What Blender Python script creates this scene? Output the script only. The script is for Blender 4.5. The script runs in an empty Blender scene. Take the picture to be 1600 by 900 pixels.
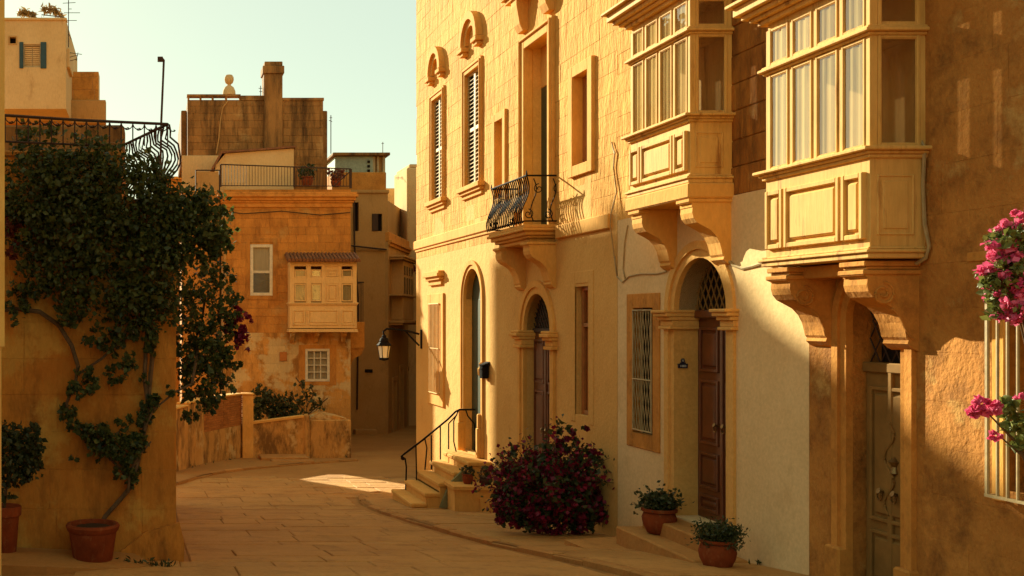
import bpy, bmesh, math, random
import numpy as np
from mathutils import Vector
random.seed(7); RNG = np.random.default_rng(7)
SC = bpy.context.scene
COL = SC.collection
R = math.radians

# ------------------------------------------------------------------ camera, sky, sun, exposure
F = 1700.0                                   # focal length in photo pixels; the eye is the origin, the street runs along +Y
cd = bpy.data.cameras.new('camera'); cam = bpy.data.objects.new('camera', cd); COL.objects.link(cam)
cam.location = (0, 0, 0); cam.rotation_euler = (R(90), 0, 0)
cd.sensor_width = 36; cd.lens = 36 * F / 1600; cd.shift_x = 0.35; cd.shift_y = 50 / 1600
cd.clip_start = 0.1; cd.clip_end = 3000
SC.camera = cam
SUN_TO = Vector((-0.57, 1.33, 0.535)).normalized()          # towards the sun
SUN_EL = math.asin(SUN_TO.z); SUN_AZ = math.atan2(SUN_TO.x, SUN_TO.y)
wd = bpy.data.worlds.new("World"); SC.world = wd; wd.use_nodes = True
wn = wd.node_tree.nodes; wl = wd.node_tree.links; wn.clear()
sky = wn.new('ShaderNodeTexSky'); sky.sky_type = 'NISHITA'; sky.sun_disc = False
sky.sun_elevation = SUN_EL; sky.sun_rotation = SUN_AZ; sky.altitude = 50; sky.air_density = 1.0; sky.dust_density = 0.5; sky.ozone_density = 1.0
tint = wn.new('ShaderNodeMix'); tint.data_type = 'RGBA'; tint.blend_type = 'MULTIPLY'; tint.inputs[0].default_value = 1
tint.inputs[7].default_value = (1.0, 0.95, 0.62, 1)
haze = wn.new('ShaderNodeMix'); haze.data_type = 'RGBA'; haze.inputs[0].default_value = 0.65
haze.inputs[7].default_value = (4.5, 5.25, 4.15, 1)                # the even, milky mint of the hazy evening sky
bg = wn.new('ShaderNodeBackground'); bg.inputs[1].default_value = 0.054
wo = wn.new('ShaderNodeOutputWorld')
wl.new(sky.outputs[0], tint.inputs[6]); wl.new(tint.outputs[2], haze.inputs[6]); wl.new(haze.outputs[2], bg.inputs[0]); wl.new(bg.outputs[0], wo.inputs[0])
ld = bpy.data.lights.new('sun', 'SUN'); ld.energy = 4.0; ld.angle = R(0.6); ld.color = (1.0, 0.95, 0.67)
sun = bpy.data.objects.new('sun', ld); COL.objects.link(sun); sun.rotation_euler = SUN_TO.to_track_quat('Z', 'Y').to_euler(); sun.location = (-20, 40, 30)
SC.view_settings.view_transform = 'Standard'; SC.view_settings.look = 'None'; SC.view_settings.gamma = 1.0
SC.view_settings.use_curve_mapping = False; SC.view_settings.exposure = 1.68

# ------------------------------------------------------------------ materials
def new_mat(name):
    m = bpy.data.materials.new(name); m.use_nodes = True
    nt = m.node_tree; nt.nodes.clear()
    out = nt.nodes.new('ShaderNodeOutputMaterial'); b = nt.nodes.new('ShaderNodeBsdfPrincipled')
    nt.links.new(b.outputs[0], out.inputs[0]); return m, nt, b, out
def noise(nt, vec, scale, detail=6, rough=.6):
    n = nt.nodes.new('ShaderNodeTexNoise'); n.inputs['Scale'].default_value = scale; n.inputs['Detail'].default_value = detail
    n.inputs['Roughness'].default_value = rough; nt.links.new(vec, n.inputs['Vector']); return n.outputs[0]
def ramp(nt, fac, a, b, ca=(0, 0, 0), cb=(1, 1, 1)):
    r = nt.nodes.new('ShaderNodeValToRGB'); r.color_ramp.elements[0].position = a; r.color_ramp.elements[1].position = b
    r.color_ramp.elements[0].color = (*ca, 1); r.color_ramp.elements[1].color = (*cb, 1); nt.links.new(fac, r.inputs[0]); return r.outputs[0]
def mix(nt, fac, a, b, mode='MIX'):
    n = nt.nodes.new('ShaderNodeMix'); n.data_type = 'RGBA'; n.blend_type = mode
    for s, i in ((fac, 0), (a, 6), (b, 7)):
        if isinstance(s, (int, float)): n.inputs[i].default_value = s
        elif isinstance(s, tuple): n.inputs[i].default_value = (*s, 1)
        else: nt.links.new(s, n.inputs[i])
    return n.outputs[2]
def mth(nt, op, a, b=0.0):
    n = nt.nodes.new('ShaderNodeMath'); n.operation = op
    for s, i in ((a, 0), (b, 1)):
        if isinstance(s, (int, float)): n.inputs[i].default_value = s
        else: nt.links.new(s, n.inputs[i])
    return n.outputs[0]
def surf(name, ca, cb, cdirt, scale=.9, bump=.35, streak=.35, dirt=(.56, .75), rough=.9, rand=.16, fine=22, spec=.15, dirt_amt=.75, coarse=1.0, peel=None):
    """weathered stone / plaster / paint: two tones, dirt of its own shape, fine relief"""
    ca, cb, cdirt = [(min(.85, c[0] * 1.18), c[1] * .93, c[2] * .70) for c in (ca, cb, cdirt)]           # warm amber grade of the light put into every base colour
    m, nt, b, out = new_mat(name)
    geo = nt.nodes.new('ShaderNodeNewGeometry'); mp = nt.nodes.new('ShaderNodeMapping')
    mp.inputs['Scale'].default_value = (1, 1, streak); nt.links.new(geo.outputs['Position'], mp.inputs[0])
    P, S = geo.outputs['Position'], mp.outputs[0]
    c = mix(nt, ramp(nt, noise(nt, P, scale, 7, .62), .34, .66), ca, cb)
    d = mth(nt, 'MULTIPLY', ramp(nt, noise(nt, S, scale * 2.3, 9, .72), *dirt), dirt_amt)
    c = mix(nt, d, c, cdirt)
    if peel:                                                     # patches of paler render that still cling to the stone
        pk = ramp(nt, noise(nt, P, peel[3] if len(peel) > 3 else .8, 10, .66), peel[1], peel[1] + peel[2])
        c = mix(nt, mth(nt, 'MULTIPLY', pk, .8), c, peel[0])
    fg = noise(nt, S, fine, 5, .7)
    c = mix(nt, .5, c, ramp(nt, fg, .3, .75, (.62, .6, .56), (1, 1, 1)), 'MULTIPLY')
    oi = nt.nodes.new('ShaderNodeObjectInfo')
    k = mth(nt, 'ADD', mth(nt, 'MULTIPLY', oi.outputs['Random'], rand), 1 - rand / 2)
    sc = nt.nodes.new('ShaderNodeVectorMath'); sc.operation = 'SCALE'; nt.links.new(c, sc.inputs[0]); nt.links.new(k, sc.inputs[3])
    nt.links.new(sc.outputs[0], b.inputs['Base Color'])
    b.inputs['Roughness'].default_value = rough; b.inputs['Specular IOR Level'].default_value = spec
    h = mth(nt, 'ADD', mth(nt, 'MULTIPLY', noise(nt, S, 5 * coarse, 6, .6), 1.0), mth(nt, 'MULTIPLY', noise(nt, S, 24 * coarse, 4, .6), .35))
    bp = nt.nodes.new('ShaderNodeBump'); bp.inputs['Strength'].default_value = bump; bp.inputs['Distance'].default_value = .06
    nt.links.new(h, bp.inputs['Height']); nt.links.new(bp.outputs[0], b.inputs['Normal'])
    return m
def plain(name, c, rough=.6, metal=0, spec=.4, var=.25, scale=8):
    m, nt, b, out = new_mat(name)
    geo = nt.nodes.new('ShaderNodeNewGeometry')
    n = ramp(nt, noise(nt, geo.outputs['Position'], scale, 6, .65), .3, .7)
    col = mix(nt, n, tuple(x * (1 - var) for x in c), tuple(min(1, x * (1 + var * .6)) for x in c))
    nt.links.new(col, b.inputs['Base Color']); b.inputs['Roughness'].default_value = rough
    b.inputs['Metallic'].default_value = metal; b.inputs['Specular IOR Level'].default_value = spec
    bp = nt.nodes.new('ShaderNodeBump'); bp.inputs['Strength'].default_value = .12; bp.inputs['Distance'].default_value = .02
    nt.links.new(noise(nt, geo.outputs['Position'], scale * 4, 4), bp.inputs['Height']); nt.links.new(bp.outputs[0], b.inputs['Normal'])
    return m
def leafy(name, ca, cb, trans=.25, rough=.5):
    m, nt, b, out = new_mat(name)
    geo = nt.nodes.new('ShaderNodeNewGeometry')
    col = mix(nt, geo.outputs['Random Per Island'], ca, cb)
    nt.links.new(col, b.inputs['Base Color']); b.inputs['Roughness'].default_value = rough; b.inputs['Specular IOR Level'].default_value = .3
    tr = nt.nodes.new('ShaderNodeBsdfTranslucent'); nt.links.new(col, tr.inputs[0])
    mx = nt.nodes.new('ShaderNodeMixShader'); mx.inputs[0].default_value = trans
    nt.links.new(b.outputs[0], mx.inputs[1]); nt.links.new(tr.outputs[0], mx.inputs[2]); nt.links.new(mx.outputs[0], out.inputs[0])
    return m
def glassy(name, tintc=(.9, .9, .8), clear=.85):
    m, nt, b, out = new_mat(name)
    t = nt.nodes.new('ShaderNodeBsdfTransparent'); t.inputs[0].default_value = (*tintc, 1)
    g = nt.nodes.new('ShaderNodeBsdfGlossy'); g.inputs['Roughness'].default_value = .03
    lw = nt.nodes.new('ShaderNodeLayerWeight'); lw.inputs[0].default_value = .5
    fr = nt.nodes.new('ShaderNodeMath'); fr.operation = 'POWER'; fr.inputs[1].default_value = 4.0; nt.links.new(lw.outputs['Facing'], fr.inputs[0])
    geo = nt.nodes.new('ShaderNodeNewGeometry'); bp = nt.nodes.new('ShaderNodeBump'); bp.inputs['Strength'].default_value = .1; bp.inputs['Distance'].default_value = .05
    nt.links.new(noise(nt, geo.outputs['Position'], 4, 2), bp.inputs['Height']); nt.links.new(bp.outputs[0], g.inputs['Normal'])
    mx = nt.nodes.new('ShaderNodeMixShader'); nt.links.new(mth(nt, 'ADD', fr.outputs[0], 1 - clear + .06), mx.inputs[0])
    nt.links.new(t.outputs[0], mx.inputs[1]); nt.links.new(g.outputs[0], mx.inputs[2]); nt.links.new(mx.outputs[0], out.inputs[0])
    return m
def cloth(name, c, see=.12):
    m, nt, b, out = new_mat(name)
    geo = nt.nodes.new('ShaderNodeNewGeometry'); mp = nt.nodes.new('ShaderNodeMapping'); mp.inputs['Scale'].default_value = (6, 6, .4)
    nt.links.new(geo.outputs['Position'], mp.inputs[0])
    col = mix(nt, ramp(nt, noise(nt, mp.outputs[0], 3, 4), .35, .65), tuple(x * .8 for x in c), c)
    d = nt.nodes.new('ShaderNodeBsdfDiffuse'); nt.links.new(col, d.inputs[0])
    tl = nt.nodes.new('ShaderNodeBsdfTranslucent'); nt.links.new(col, tl.inputs[0])
    tp = nt.nodes.new('ShaderNodeBsdfTransparent')
    m1 = nt.nodes.new('ShaderNodeMixShader'); m1.inputs[0].default_value = .12; nt.links.new(d.outputs[0], m1.inputs[1]); nt.links.new(tl.outputs[0], m1.inputs[2])
    m2 = nt.nodes.new('ShaderNodeMixShader'); m2.inputs[0].default_value = see; nt.links.new(m1.outputs[0], m2.inputs[1]); nt.links.new(tp.outputs[0], m2.inputs[2])
    nt.links.new(m2.outputs[0], out.inputs[0]); return m

M = dict(
 stone=surf('golden_limestone', (.66, .42, .115), (.55, .32, .075), (.36, .19, .045), bump=1.0, dirt=(.58, .8), rand=.12),
 cream=surf('cream_render', (.67, .465, .17), (.60, .395, .13), (.38, .22, .065), scale=.7, bump=.35, streak=.9, dirt=(.6, .82), rand=.05),
 trim=surf('cream_stone_trim', (.68, .44, .135), (.60, .36, .095), (.40, .23, .06), scale=1.4, bump=.25, dirt=(.6, .85), rand=.06),
 white=surf('white_limewash', (.72, .63, .40), (.65, .55, .33), (.42, .29, .14), scale=.7, bump=.18, streak=1, dirt=(.54, .76), rand=.03, dirt_amt=.5, coarse=.6),
 brown=surf('shadowed_weathered_stone', (.42, .20, .04), (.28, .12, .025), (.10, .045, .014), scale=1.5, bump=.9, dirt=(.44, .64), peel=((.46, .25, .07), .58, .1, 1.4)),  # golden limestone darkened to the oriel's cast shadow, plus its own weathering
 orange=surf('orange_render', (.47, .25, .065), (.34, .16, .036), (.13, .06, .018), scale=1.1, bump=.6, streak=.9, dirt=(.47, .68), rand=.08, peel=((.56, .31, .085), .56, .08, 1.1)),
 ochre=surf('ochre_stone', (.55, .30, .075), (.44, .22, .05), (.22, .11, .03), scale=1.6, bump=.3, streak=.8, dirt=(.5, .7), rand=.1),
 lwall=surf('orange_ashlar', (.49, .265, .065), (.42, .215, .05), (.22, .105, .03), scale=1.2, bump=.4, rand=.2, dirt=(.47, .66), peel=((.50, .28, .08), .58, .1, .7)),
 lpeel=surf('peeling_render', (.56, .34, .10), (.48, .27, .07), (.18, .095, .03), scale=1.0, bump=.5, dirt=(.45, .62), peel=((.62, .44, .19), .50, .05, .9)),
 grey=surf('weathered_grey_stone', (.33, .20, .075), (.25, .145, .05), (.07, .042, .018), scale=.8, bump=.4, streak=.16, dirt=(.45, .62), rand=.26, dirt_amt=.9, peel=((.46, .28, .1), .56, .1, .6)),
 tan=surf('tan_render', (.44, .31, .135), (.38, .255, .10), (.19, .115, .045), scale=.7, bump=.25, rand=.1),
 pale=surf('pale_render', (.60, .50, .29), (.53, .42, .22), (.30, .20, .09), scale=.8, bump=.2, rand=.05),
 creep=surf('amber_render', (.54, .285, .055), (.44, .20, .035), (.17, .08, .02), scale=1.0, bump=.7, dirt=(.49, .66), rand=.08, peel=((.62, .33, .06), .53, .07, .9)),
 garden=surf('stained_garden_wall', (.56, .36, .12), (.48, .28, .08), (.12, .07, .025), scale=1.1, bump=.5, dirt=(.45, .6), dirt_amt=.85, peel=((.64, .40, .14), .55, .06, 1.2)),
 brick=surf('red_brick', (.40, .18, .05), (.32, .14, .04), (.18, .08, .03), scale=2, bump=.3, rand=.35),
 paint=surf('cream_oil_paint', (.66, .475, .17), (.58, .405, .13), (.26, .12, .03), scale=2.6, bump=.12, dirt=(.55, .66), rough=.72, rand=.05, spec=.12, streak=.12),
 lpaint=surf('pale_oil_paint', (.68, .53, .26), (.62, .47, .21), (.34, .2, .08), scale=2.5, bump=.1, dirt=(.58, .76), rough=.7, rand=.05, spec=.12),
 pave=surf('worn_flagstone', (.47, .30, .105), (.40, .24, .08), (.19, .105, .035), scale=.9, bump=.7, streak=1, dirt=(.50, .7), rand=.10, rough=.8, dirt_amt=.6),
 kerb=surf('kerb_limestone', (.42, .25, .085), (.36, .2, .065), (.16, .09, .03), scale=2, bump=.4, streak=1, rand=.2),
 earth=surf('dusty_earth', (.30, .18, .06), (.24, .14, .045), (.12, .07, .02), scale=2, bump=.4, streak=1),
 road=surf('dusty_street', (.39, .23, .075), (.33, .185, .055), (.2, .11, .035), scale=.6, bump=.3, streak=1),
 iron=plain('black_iron', (.014, .010, .008), .75, 0, .06),
 rust=plain('rusty_iron', (.06, .03, .015), .7, .2, .3),
 walnut=plain('brown_varnished_wood', (.15, .040, .011), .38, 0, .5, .35, 3),
 tanwood=plain('tan_painted_wood', (.25, .125, .032), .8, 0, .1, .25, 3),
 green=plain('dark_green_paint', (.03, .045, .02), .45, 0, .4),
 orwood=plain('orange_brown_wood', (.40, .14, .03), .5, 0, .4, .3, 4),
 teal=plain('teal_shutter_paint', (.02, .05, .052), .5),
 seafoam=plain('seafoam_paint', (.30, .33, .22), .7),
 dark=plain('dark_interior', (.02, .013, .008), .8, 0, .1),  # near-black standing in for unlit rooms behind openings; also on small dark fittings
 dglass=plain('dark_glass', (.06, .045, .025), .12, 0, .6, .4, 2),
 louvre=plain('sun_bleached_louvre', (.46, .29, .10), .6, 0, .3),
 lat=plain('white_painted_iron', (.40, .28, .12), .5, 0, .4),
 terra=surf('terracotta', (.23, .058, .017), (.16, .04, .012), (.32, .18, .09), scale=5, bump=.25, dirt=(.54, .74), streak=.5, rand=.3, dirt_amt=.6),
 tile=plain('roof_tile', (.22, .09, .035), .8, 0, .2, .4, 5),
 soil=plain('potting_soil', (.05, .03, .015), .95, 0, .1),
 bark=plain('vine_bark', (.13, .075, .035), .9, 0, .1, .4, 14),
 cable=plain('cable_sheath', (.40, .27, .11), .6, 0, .3),
 plate=plain('dark_blue_enamel', (.012, .014, .03), .3, 0, .5),
 platew=plain('white_enamel', (.6, .58, .5), .4, 0, .4, .05),
 sack=plain('olive_sackcloth', (.22, .2, .08), .9, 0, .1),
 brass=plain('aged_brass', (.25, .15, .05), .35, .8, .5),
 milk=plain('frosted_lamp_glass', (.80, .74, .56), .25, 0, .5, .04),
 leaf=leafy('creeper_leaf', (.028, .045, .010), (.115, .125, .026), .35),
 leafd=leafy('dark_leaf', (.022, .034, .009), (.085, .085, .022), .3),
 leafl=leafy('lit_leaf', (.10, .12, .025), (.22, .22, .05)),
 dry=leafy('dry_leaf', (.20, .12, .05), (.12, .08, .03)),
 redleaf=leafy('reddish_leaf', (.20, .03, .015), (.10, .03, .012)),
 wine=leafy('wine_red_bract', (.25, .010, .034), (.11, .005, .018)),
 pink=leafy('hot_pink_bract', (.66, .05, .17), (.85, .20, .34), .35),
 frond=leafy('dry_frond', (.40, .25, .09), (.28, .16, .05)),
 glass=glassy('window_glass', (.97, .96, .9), .93), whitep=plain('white_gloss_paint', (.62, .52, .34), .5, 0, .3),
 net=cloth('net_curtain', (.90, .66, .30), .18), sheer=cloth('sheer_curtain', (.90, .68, .32), .5), sidec=cloth('brown_curtain', (.16, .10, .05), .6),
 netd=cloth('grey_net_curtain', (.42, .34, .2), .05),
)

# ------------------------------------------------------------------ geometry helpers
class Fr:
    """a local frame: u along, w out, v up"""
    def __init__(s, o, U, W, V=(0, 0, 1), warp=None): s.o, s.U, s.W, s.V, s.warp = Vector(o), Vector(U), Vector(W), Vector(V), warp
    def p(s, u, w, v):
        q = s.o + s.U * u + s.W * w + s.V * v
        return s.warp(q) if s.warp else q
WORLD = Fr((0, 0, 0), (1, 0, 0), (0, 1, 0))
class MB:
    def __init__(s): s.v, s.f = [], []
    def add(s, vs, fs):
        n = len(s.v); s.v.extend(tuple(v) for v in vs); s.f.extend(tuple(i + n for i in f) for f in fs); return s
    def box(s, F, u0, u1, w0, w1, v0, v1, c=0.0):
        if c <= 0:
            vs = [F.p(u, w, v) for v in (v0, v1) for w in (w0, w1) for u in (u0, u1)]
            return s.add(vs, [(0, 1, 3, 2), (4, 6, 7, 5), (0, 4, 5, 1), (2, 3, 7, 6), (0, 2, 6, 4), (1, 5, 7, 3)])
        c = min(c, abs(u1 - u0) * .45, abs(w1 - w0) * .45, abs(v1 - v0) * .45)
        U, W, V = sorted((u0, u1)), sorted((w0, w1)), sorted((v0, v1)); vs = []; ix = {}
        for i in (0, 1):
            for j in (0, 1):
                for k in (0, 1):
                    su, sw, sv = (c if i == 0 else -c), (c if j == 0 else -c), (c if k == 0 else -c)
                    for a, q in ((0, (U[i], W[j] + sw, V[k] + sv)), (1, (U[i] + su, W[j], V[k] + sv)), (2, (U[i] + su, W[j] + sw, V[k]))):
                        ix[(i, j, k, a)] = len(vs); vs.append(F.p(*q))
        fs = []
        for i in (0, 1):
            fs.append([ix[(i, 0, 0, 0)], ix[(i, 1, 0, 0)], ix[(i, 1, 1, 0)], ix[(i, 0, 1, 0)]])
            fs.append([ix[(0, i, 0, 1)], ix[(1, i, 0, 1)], ix[(1, i, 1, 1)], ix[(0, i, 1, 1)]])
            fs.append([ix[(0, 0, i, 2)], ix[(1, 0, i, 2)], ix[(1, 1, i, 2)], ix[(0, 1, i, 2)]])
            for j in (0, 1):
                fs.append([ix[(i, j, 0, 0)], ix[(i, j, 1, 0)], ix[(i, j, 1, 1)], ix[(i, j, 0, 1)]])
                fs.append([ix[(i, 0, j, 0)], ix[(i, 1, j, 0)], ix[(i, 1, j, 2)], ix[(i, 0, j, 2)]])
                fs.append([ix[(0, i, j, 1)], ix[(1, i, j, 1)], ix[(1, i, j, 2)], ix[(0, i, j, 2)]])
                for k in (0, 1): fs.append([ix[(i, j, k, 0)], ix[(i, j, k, 1)], ix[(i, j, k, 2)]])
        return s.add(vs, fs)
    def block(s, F, u0, u1, v0, v1, w0, w1, c=.012, j=0.0):
        """an ashlar or flagstone: chamfered front at w1, open back"""
        r = lambda: random.uniform(-j, j)
        vs = [F.p(u, w0, v) for u, v in ((u0, v0), (u1, v0), (u1, v1), (u0, v1))]
        vs += [F.p(u, w1 - c, v) for u, v in ((u0, v0), (u1, v0), (u1, v1), (u0, v1))]
        vs += [F.p(u + r(), w1 + r() * .5, v + r()) for u, v in ((u0 + c, v0 + c), (u1 - c, v0 + c), (u1 - c, v1 - c), (u0 + c, v1 - c))]
        fs = [(8, 9, 10, 11)]
        for i in range(4):
            k = (i + 1) % 4; fs += [(i, k, 4 + k, 4 + i), (4 + i, 4 + k, 8 + k, 8 + i)]
        return s.add(vs, fs)
    def tube(s, pts, r, n=6, close=False):
        pts = [Vector(p) for p in pts]; m = len(pts); rs = r if isinstance(r, (list, tuple)) else [r] * m
        up = Vector((.13, .21, .97)); vs = []
        for i, p in enumerate(pts):
            if close: t = pts[(i + 1) % m] - pts[i - 1]
            else: t = pts[min(i + 1, m - 1)] - pts[max(i - 1, 0)]
            if t.length < 1e-7: t = Vector((0, 0, 1))
            t.normalize(); a = t.cross(up)
            if a.length < .1: a = t.cross(Vector((1, 0, .1)))
            a.normalize(); b = t.cross(a)
            for k in range(n):
                q = 2 * math.pi * k / n; vs.append(p + (a * math.cos(q) + b * math.sin(q)) * rs[i])
        fs = []
        for i in range(m if close else m - 1):
            i2 = (i + 1) % m
            for k in range(n): fs.append((i * n + k, i * n + (k + 1) % n, i2 * n + (k + 1) % n, i2 * n + k))
        if not close: fs += [tuple(range(n))[::-1], tuple((m - 1) * n + k for k in range(n))]
        return s.add(vs, fs)
    def lathe(s, c, prof, n=24, sx=1, sy=1):
        c = Vector(c); vs = []
        for r, z in prof:
            for k in range(n):
                q = 2 * math.pi * k / n; vs.append(c + Vector((r * math.cos(q) * sx, r * math.sin(q) * sy, z)))
        fs = []
        for i in range(len(prof) - 1):
            for k in range(n): fs.append((i * n + k, i * n + (k + 1) % n, (i + 1) * n + (k + 1) % n, (i + 1) * n + k))
        fs += [tuple(range(n))[::-1], tuple((len(prof) - 1) * n + k for k in range(n))]
        return s.add(vs, fs)
    def prism(s, F, poly, a0, a1, axis='u'):
        """extrude a polygon: axis 'u' -> poly is (w,v); axis 'w' -> poly is (u,v); axis 'v' -> poly is (u,w)"""
        def q(a, p):
            return F.p(a, p[0], p[1]) if axis == 'u' else F.p(p[0], a, p[1]) if axis == 'w' else F.p(p[0], p[1], a)
        n = len(poly); vs = [q(a0, p) for p in poly] + [q(a1, p) for p in poly]
        fs = [tuple(range(n))[::-1], tuple(range(n, 2 * n))] + [(i, (i + 1) % n, n + (i + 1) % n, n + i) for i in range(n)]
        return s.add(vs, fs)
    def strip(s, F, A, B, a0, a1):
        """solid between two curves A,B of (u,v), thickness along w"""
        n = len(A); vs = [F.p(p[0], a, p[1]) for a in (a0, a1) for L in (A, B) for p in L]
        i0 = lambda a, l, i: a * 2 * n + l * n + i; fs = []
        for i in range(n - 1):
            fs += [(i0(0, 0, i), i0(0, 0, i + 1), i0(0, 1, i + 1), i0(0, 1, i)), (i0(1, 0, i), i0(1, 1, i), i0(1, 1, i + 1), i0(1, 0, i + 1)),
                   (i0(0, 0, i), i0(1, 0, i), i0(1, 0, i + 1), i0(0, 0, i + 1)), (i0(0, 1, i), i0(0, 1, i + 1), i0(1, 1, i + 1), i0(1, 1, i))]
        for i in (0, n - 1): fs.append((i0(0, 0, i), i0(0, 1, i), i0(1, 1, i), i0(1, 0, i)))
        return s.add(vs, fs)
    def build(s, name, mat, parent=None, kind=None, smooth=False, recalc=True, label=None):
        me = bpy.data.meshes.new(name); o0 = ORG.get(parent.name, Vector()) if parent else Vector()
        if not parent:
            a = np.array(s.v); o0 = Vector((a[:, 0].mean(), a[:, 1].mean(), a[:, 2].min()))
        me.from_pydata([tuple(Vector(v) - o0) for v in s.v], [], s.f)
        if recalc:
            bm = bmesh.new(); bm.from_mesh(me); bmesh.ops.recalc_face_normals(bm, faces=bm.faces); bm.to_mesh(me); bm.free()
        me.materials.append(M[mat] if isinstance(mat, str) else mat)
        if smooth:
            for p in me.polygons: p.use_smooth = True
            me.set_sharp_from_angle(angle=R(45))
        o = bpy.data.objects.new(name, me); COL.objects.link(o); ORG[o.name] = o0
        if parent: o.parent = parent
        else: o.location = o0
        if kind: o['kind'] = kind
        if label: o['label'] = label
        return o
ORG = {}
def thing(name, label, cat, loc=(0, 0, 0), group=None):
    o = bpy.data.objects.new(name, None); COL.objects.link(o); o.location = loc; o.empty_display_size = .2
    ORG[o.name] = Vector(loc); return tag(o, label, cat, group)
def tag(o, label, cat, group=None):
    o['label'] = label; o['category'] = cat
    if group: o['group'] = group
    return o
def dup(root, loc, label, group=None):
    def cp(o, par):
        c = o.copy(); COL.objects.link(c)
        if par: c.parent = par
        for ch in o.children: cp(ch, c)
        return c
    r = cp(root, None); r.location = loc; r['label'] = label
    if group: r['group'] = group
    return r
GY = [(-300, 10), (-40, 1.2), (0, -1.6), (13, -2.95), (16.5, -3.38), (23, -4.03), (29, -4.33), (45, -5.1), (60, -5.6), (200, -6.5), (900, -6.5)]
def g(y):
    for (a, za), (b, zb) in zip(GY, GY[1:]):
        if y <= b: return za + (zb - za) * (y - a) / (b - a)
    return GY[-1][1]
def px(x, y, Y): return Vector(((x - 240) / F * Y, Y, (500 - y) / F * Y))
def gp(x, y, h=0.0):
    lo, hi = 6.0, 80.0
    for _ in range(50):
        m = (lo + hi) / 2
        if -(g(m) + h) / m * F > y - 500: lo = m
        else: hi = m
    return Vector(((x - 240) / F * m, m, g(m) + h))
def wy(x, X=7.0): return X * F / (x - 240)                  # depth of photo column x on a plane parallel to the street
def wall_cells(mb, F, u0, u1, v0, v1, ops, w0, w1):
    """a wall slab with rectangular or arched openings (ua,ub,va,vb,arch)"""
    us = sorted({u0, u1} | {x for o in ops for x in o[:2] if u0 < x < u1})
    for a, b in zip(us, us[1:]):
        cut = sorted((max(v0, o[2]), min(v1, o[3])) for o in ops if o[0] < (a + b) / 2 < o[1]); v = v0
        for c, d in cut:
            if c > v + 1e-4: mb.box(F, a, b, w0, w1, v, c)
            v = max(v, d)
        if v1 > v + 1e-4: mb.box(F, a, b, w0, w1, v, v1)
    for o in ops:
        if len(o) > 4 and o[4]:
            r = (o[1] - o[0]) / 2; cu = (o[0] + o[1]) / 2; vs = o[3] - r; n = 14
            for sgn in (-1, 1):
                A = [(cu + sgn * r * math.cos(math.pi / 2 * i / n), vs + r * math.sin(math.pi / 2 * i / n)) for i in range(n + 1)]
                mb.strip(F, A, [(p[0], o[3]) for p in A], w0, w1 + .0005)
def ashlar(parent, F, u0, u1, v0, v1, ops, ch, lens, w0, w1, mat, vmax=None, name='stone_block', gap=.006, c=.01, limit=300, jit=.004, vmin=None):
    out = []; v = v0; row = 0
    while v < v1 - .05:
        vb = min(v + ch * random.uniform(.94, 1.06), v1); u = u0 - random.uniform(0, lens[1]) * .8
        while u < u1:
            ub = u + random.uniform(*lens); a, b = max(u, u0), min(ub, u1); u = ub
            if b - a < .08: continue
            if vmax and v > vmax((a + b) / 2): continue
            if vmin and vb < vmin((a + b) / 2): continue
            cuts = sorted({a, b} | {x for o in ops for x in o[:2] if a < x < b and o[3] > v and o[2] < vb})
            segs = []
            for p, q in zip(cuts, cuts[1:]):
                free = [(v, vb)]
                for o in ops:
                    if o[0] < (p + q) / 2 < o[1]:
                        nf = []
                        for x, y in free:
                            if o[3] <= x or o[2] >= y: nf.append((x, y)); continue
                            if o[2] > x: nf.append((x, o[2]))
                            if o[3] < y: nf.append((o[3], y))
                        free = nf
                segs += [(p, q, x, y) for x, y in free if y - x > .04 and q - p > .04]
            out += segs
        v = vb
    key = lambda s: ((s[1] - s[0]) * (s[3] - s[2]))
    out.sort(key=key, reverse=True)
    rest = MB()
    for i, (a, b, x, y) in enumerate(out):
        mb = MB() if i < limit else rest
        mb.block(F, a + gap / 2, b - gap / 2, x + gap / 2, y - gap / 2, w0, w1 + random.uniform(-jit, jit), c, .003)
        if i < limit: mb.build(name, mat, parent)
    if len(out) > limit: rest.build('small_' + name, mat, parent, kind='stuff')
def ring(mb, F, u0, u1, v0, v1, t, w0, w1, c=.006, bottom=True):
    mb.box(F, u0, u0 + t, w0, w1, v0, v1, c); mb.box(F, u1 - t, u1, w0, w1, v0, v1, c)
    mb.box(F, u0 + t, u1 - t, w0, w1 - .002, v1 - t, v1, c)
    if bottom: mb.box(F, u0 + t, u1 - t, w0, w1 - .002, v0, v0 + t, c)
def steps(mb, F, u0, u1, v, layers, c=.008, ends=True, base=0.0):
    """moulding of stacked slabs: layers (height, projection); the ends project as far as the front"""
    for h, p in layers:
        e = max(0, p - base) if ends else 0
        mb.box(F, u0 - e * .9, u1 + e * .9, -.03, p, v, v + h, c); v += h
    return v
def arch_pts(cu, r, vs, n=18): return [(cu + r * math.cos(math.pi * (1 - i / n)), vs + r * math.sin(math.pi * (1 - i / n))) for i in range(n + 1)]
def arch_ring(mb, F, cu, ri, ro, vs, v0, w0, w1):
    A = [(cu - ri, v0)] + arch_pts(cu, ri, vs) + [(cu + ri, v0)]; B = [(cu - ro, v0)] + arch_pts(cu, ro, vs) + [(cu + ro, v0)]
    mb.strip(F, A, B, w0, w1)
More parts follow.
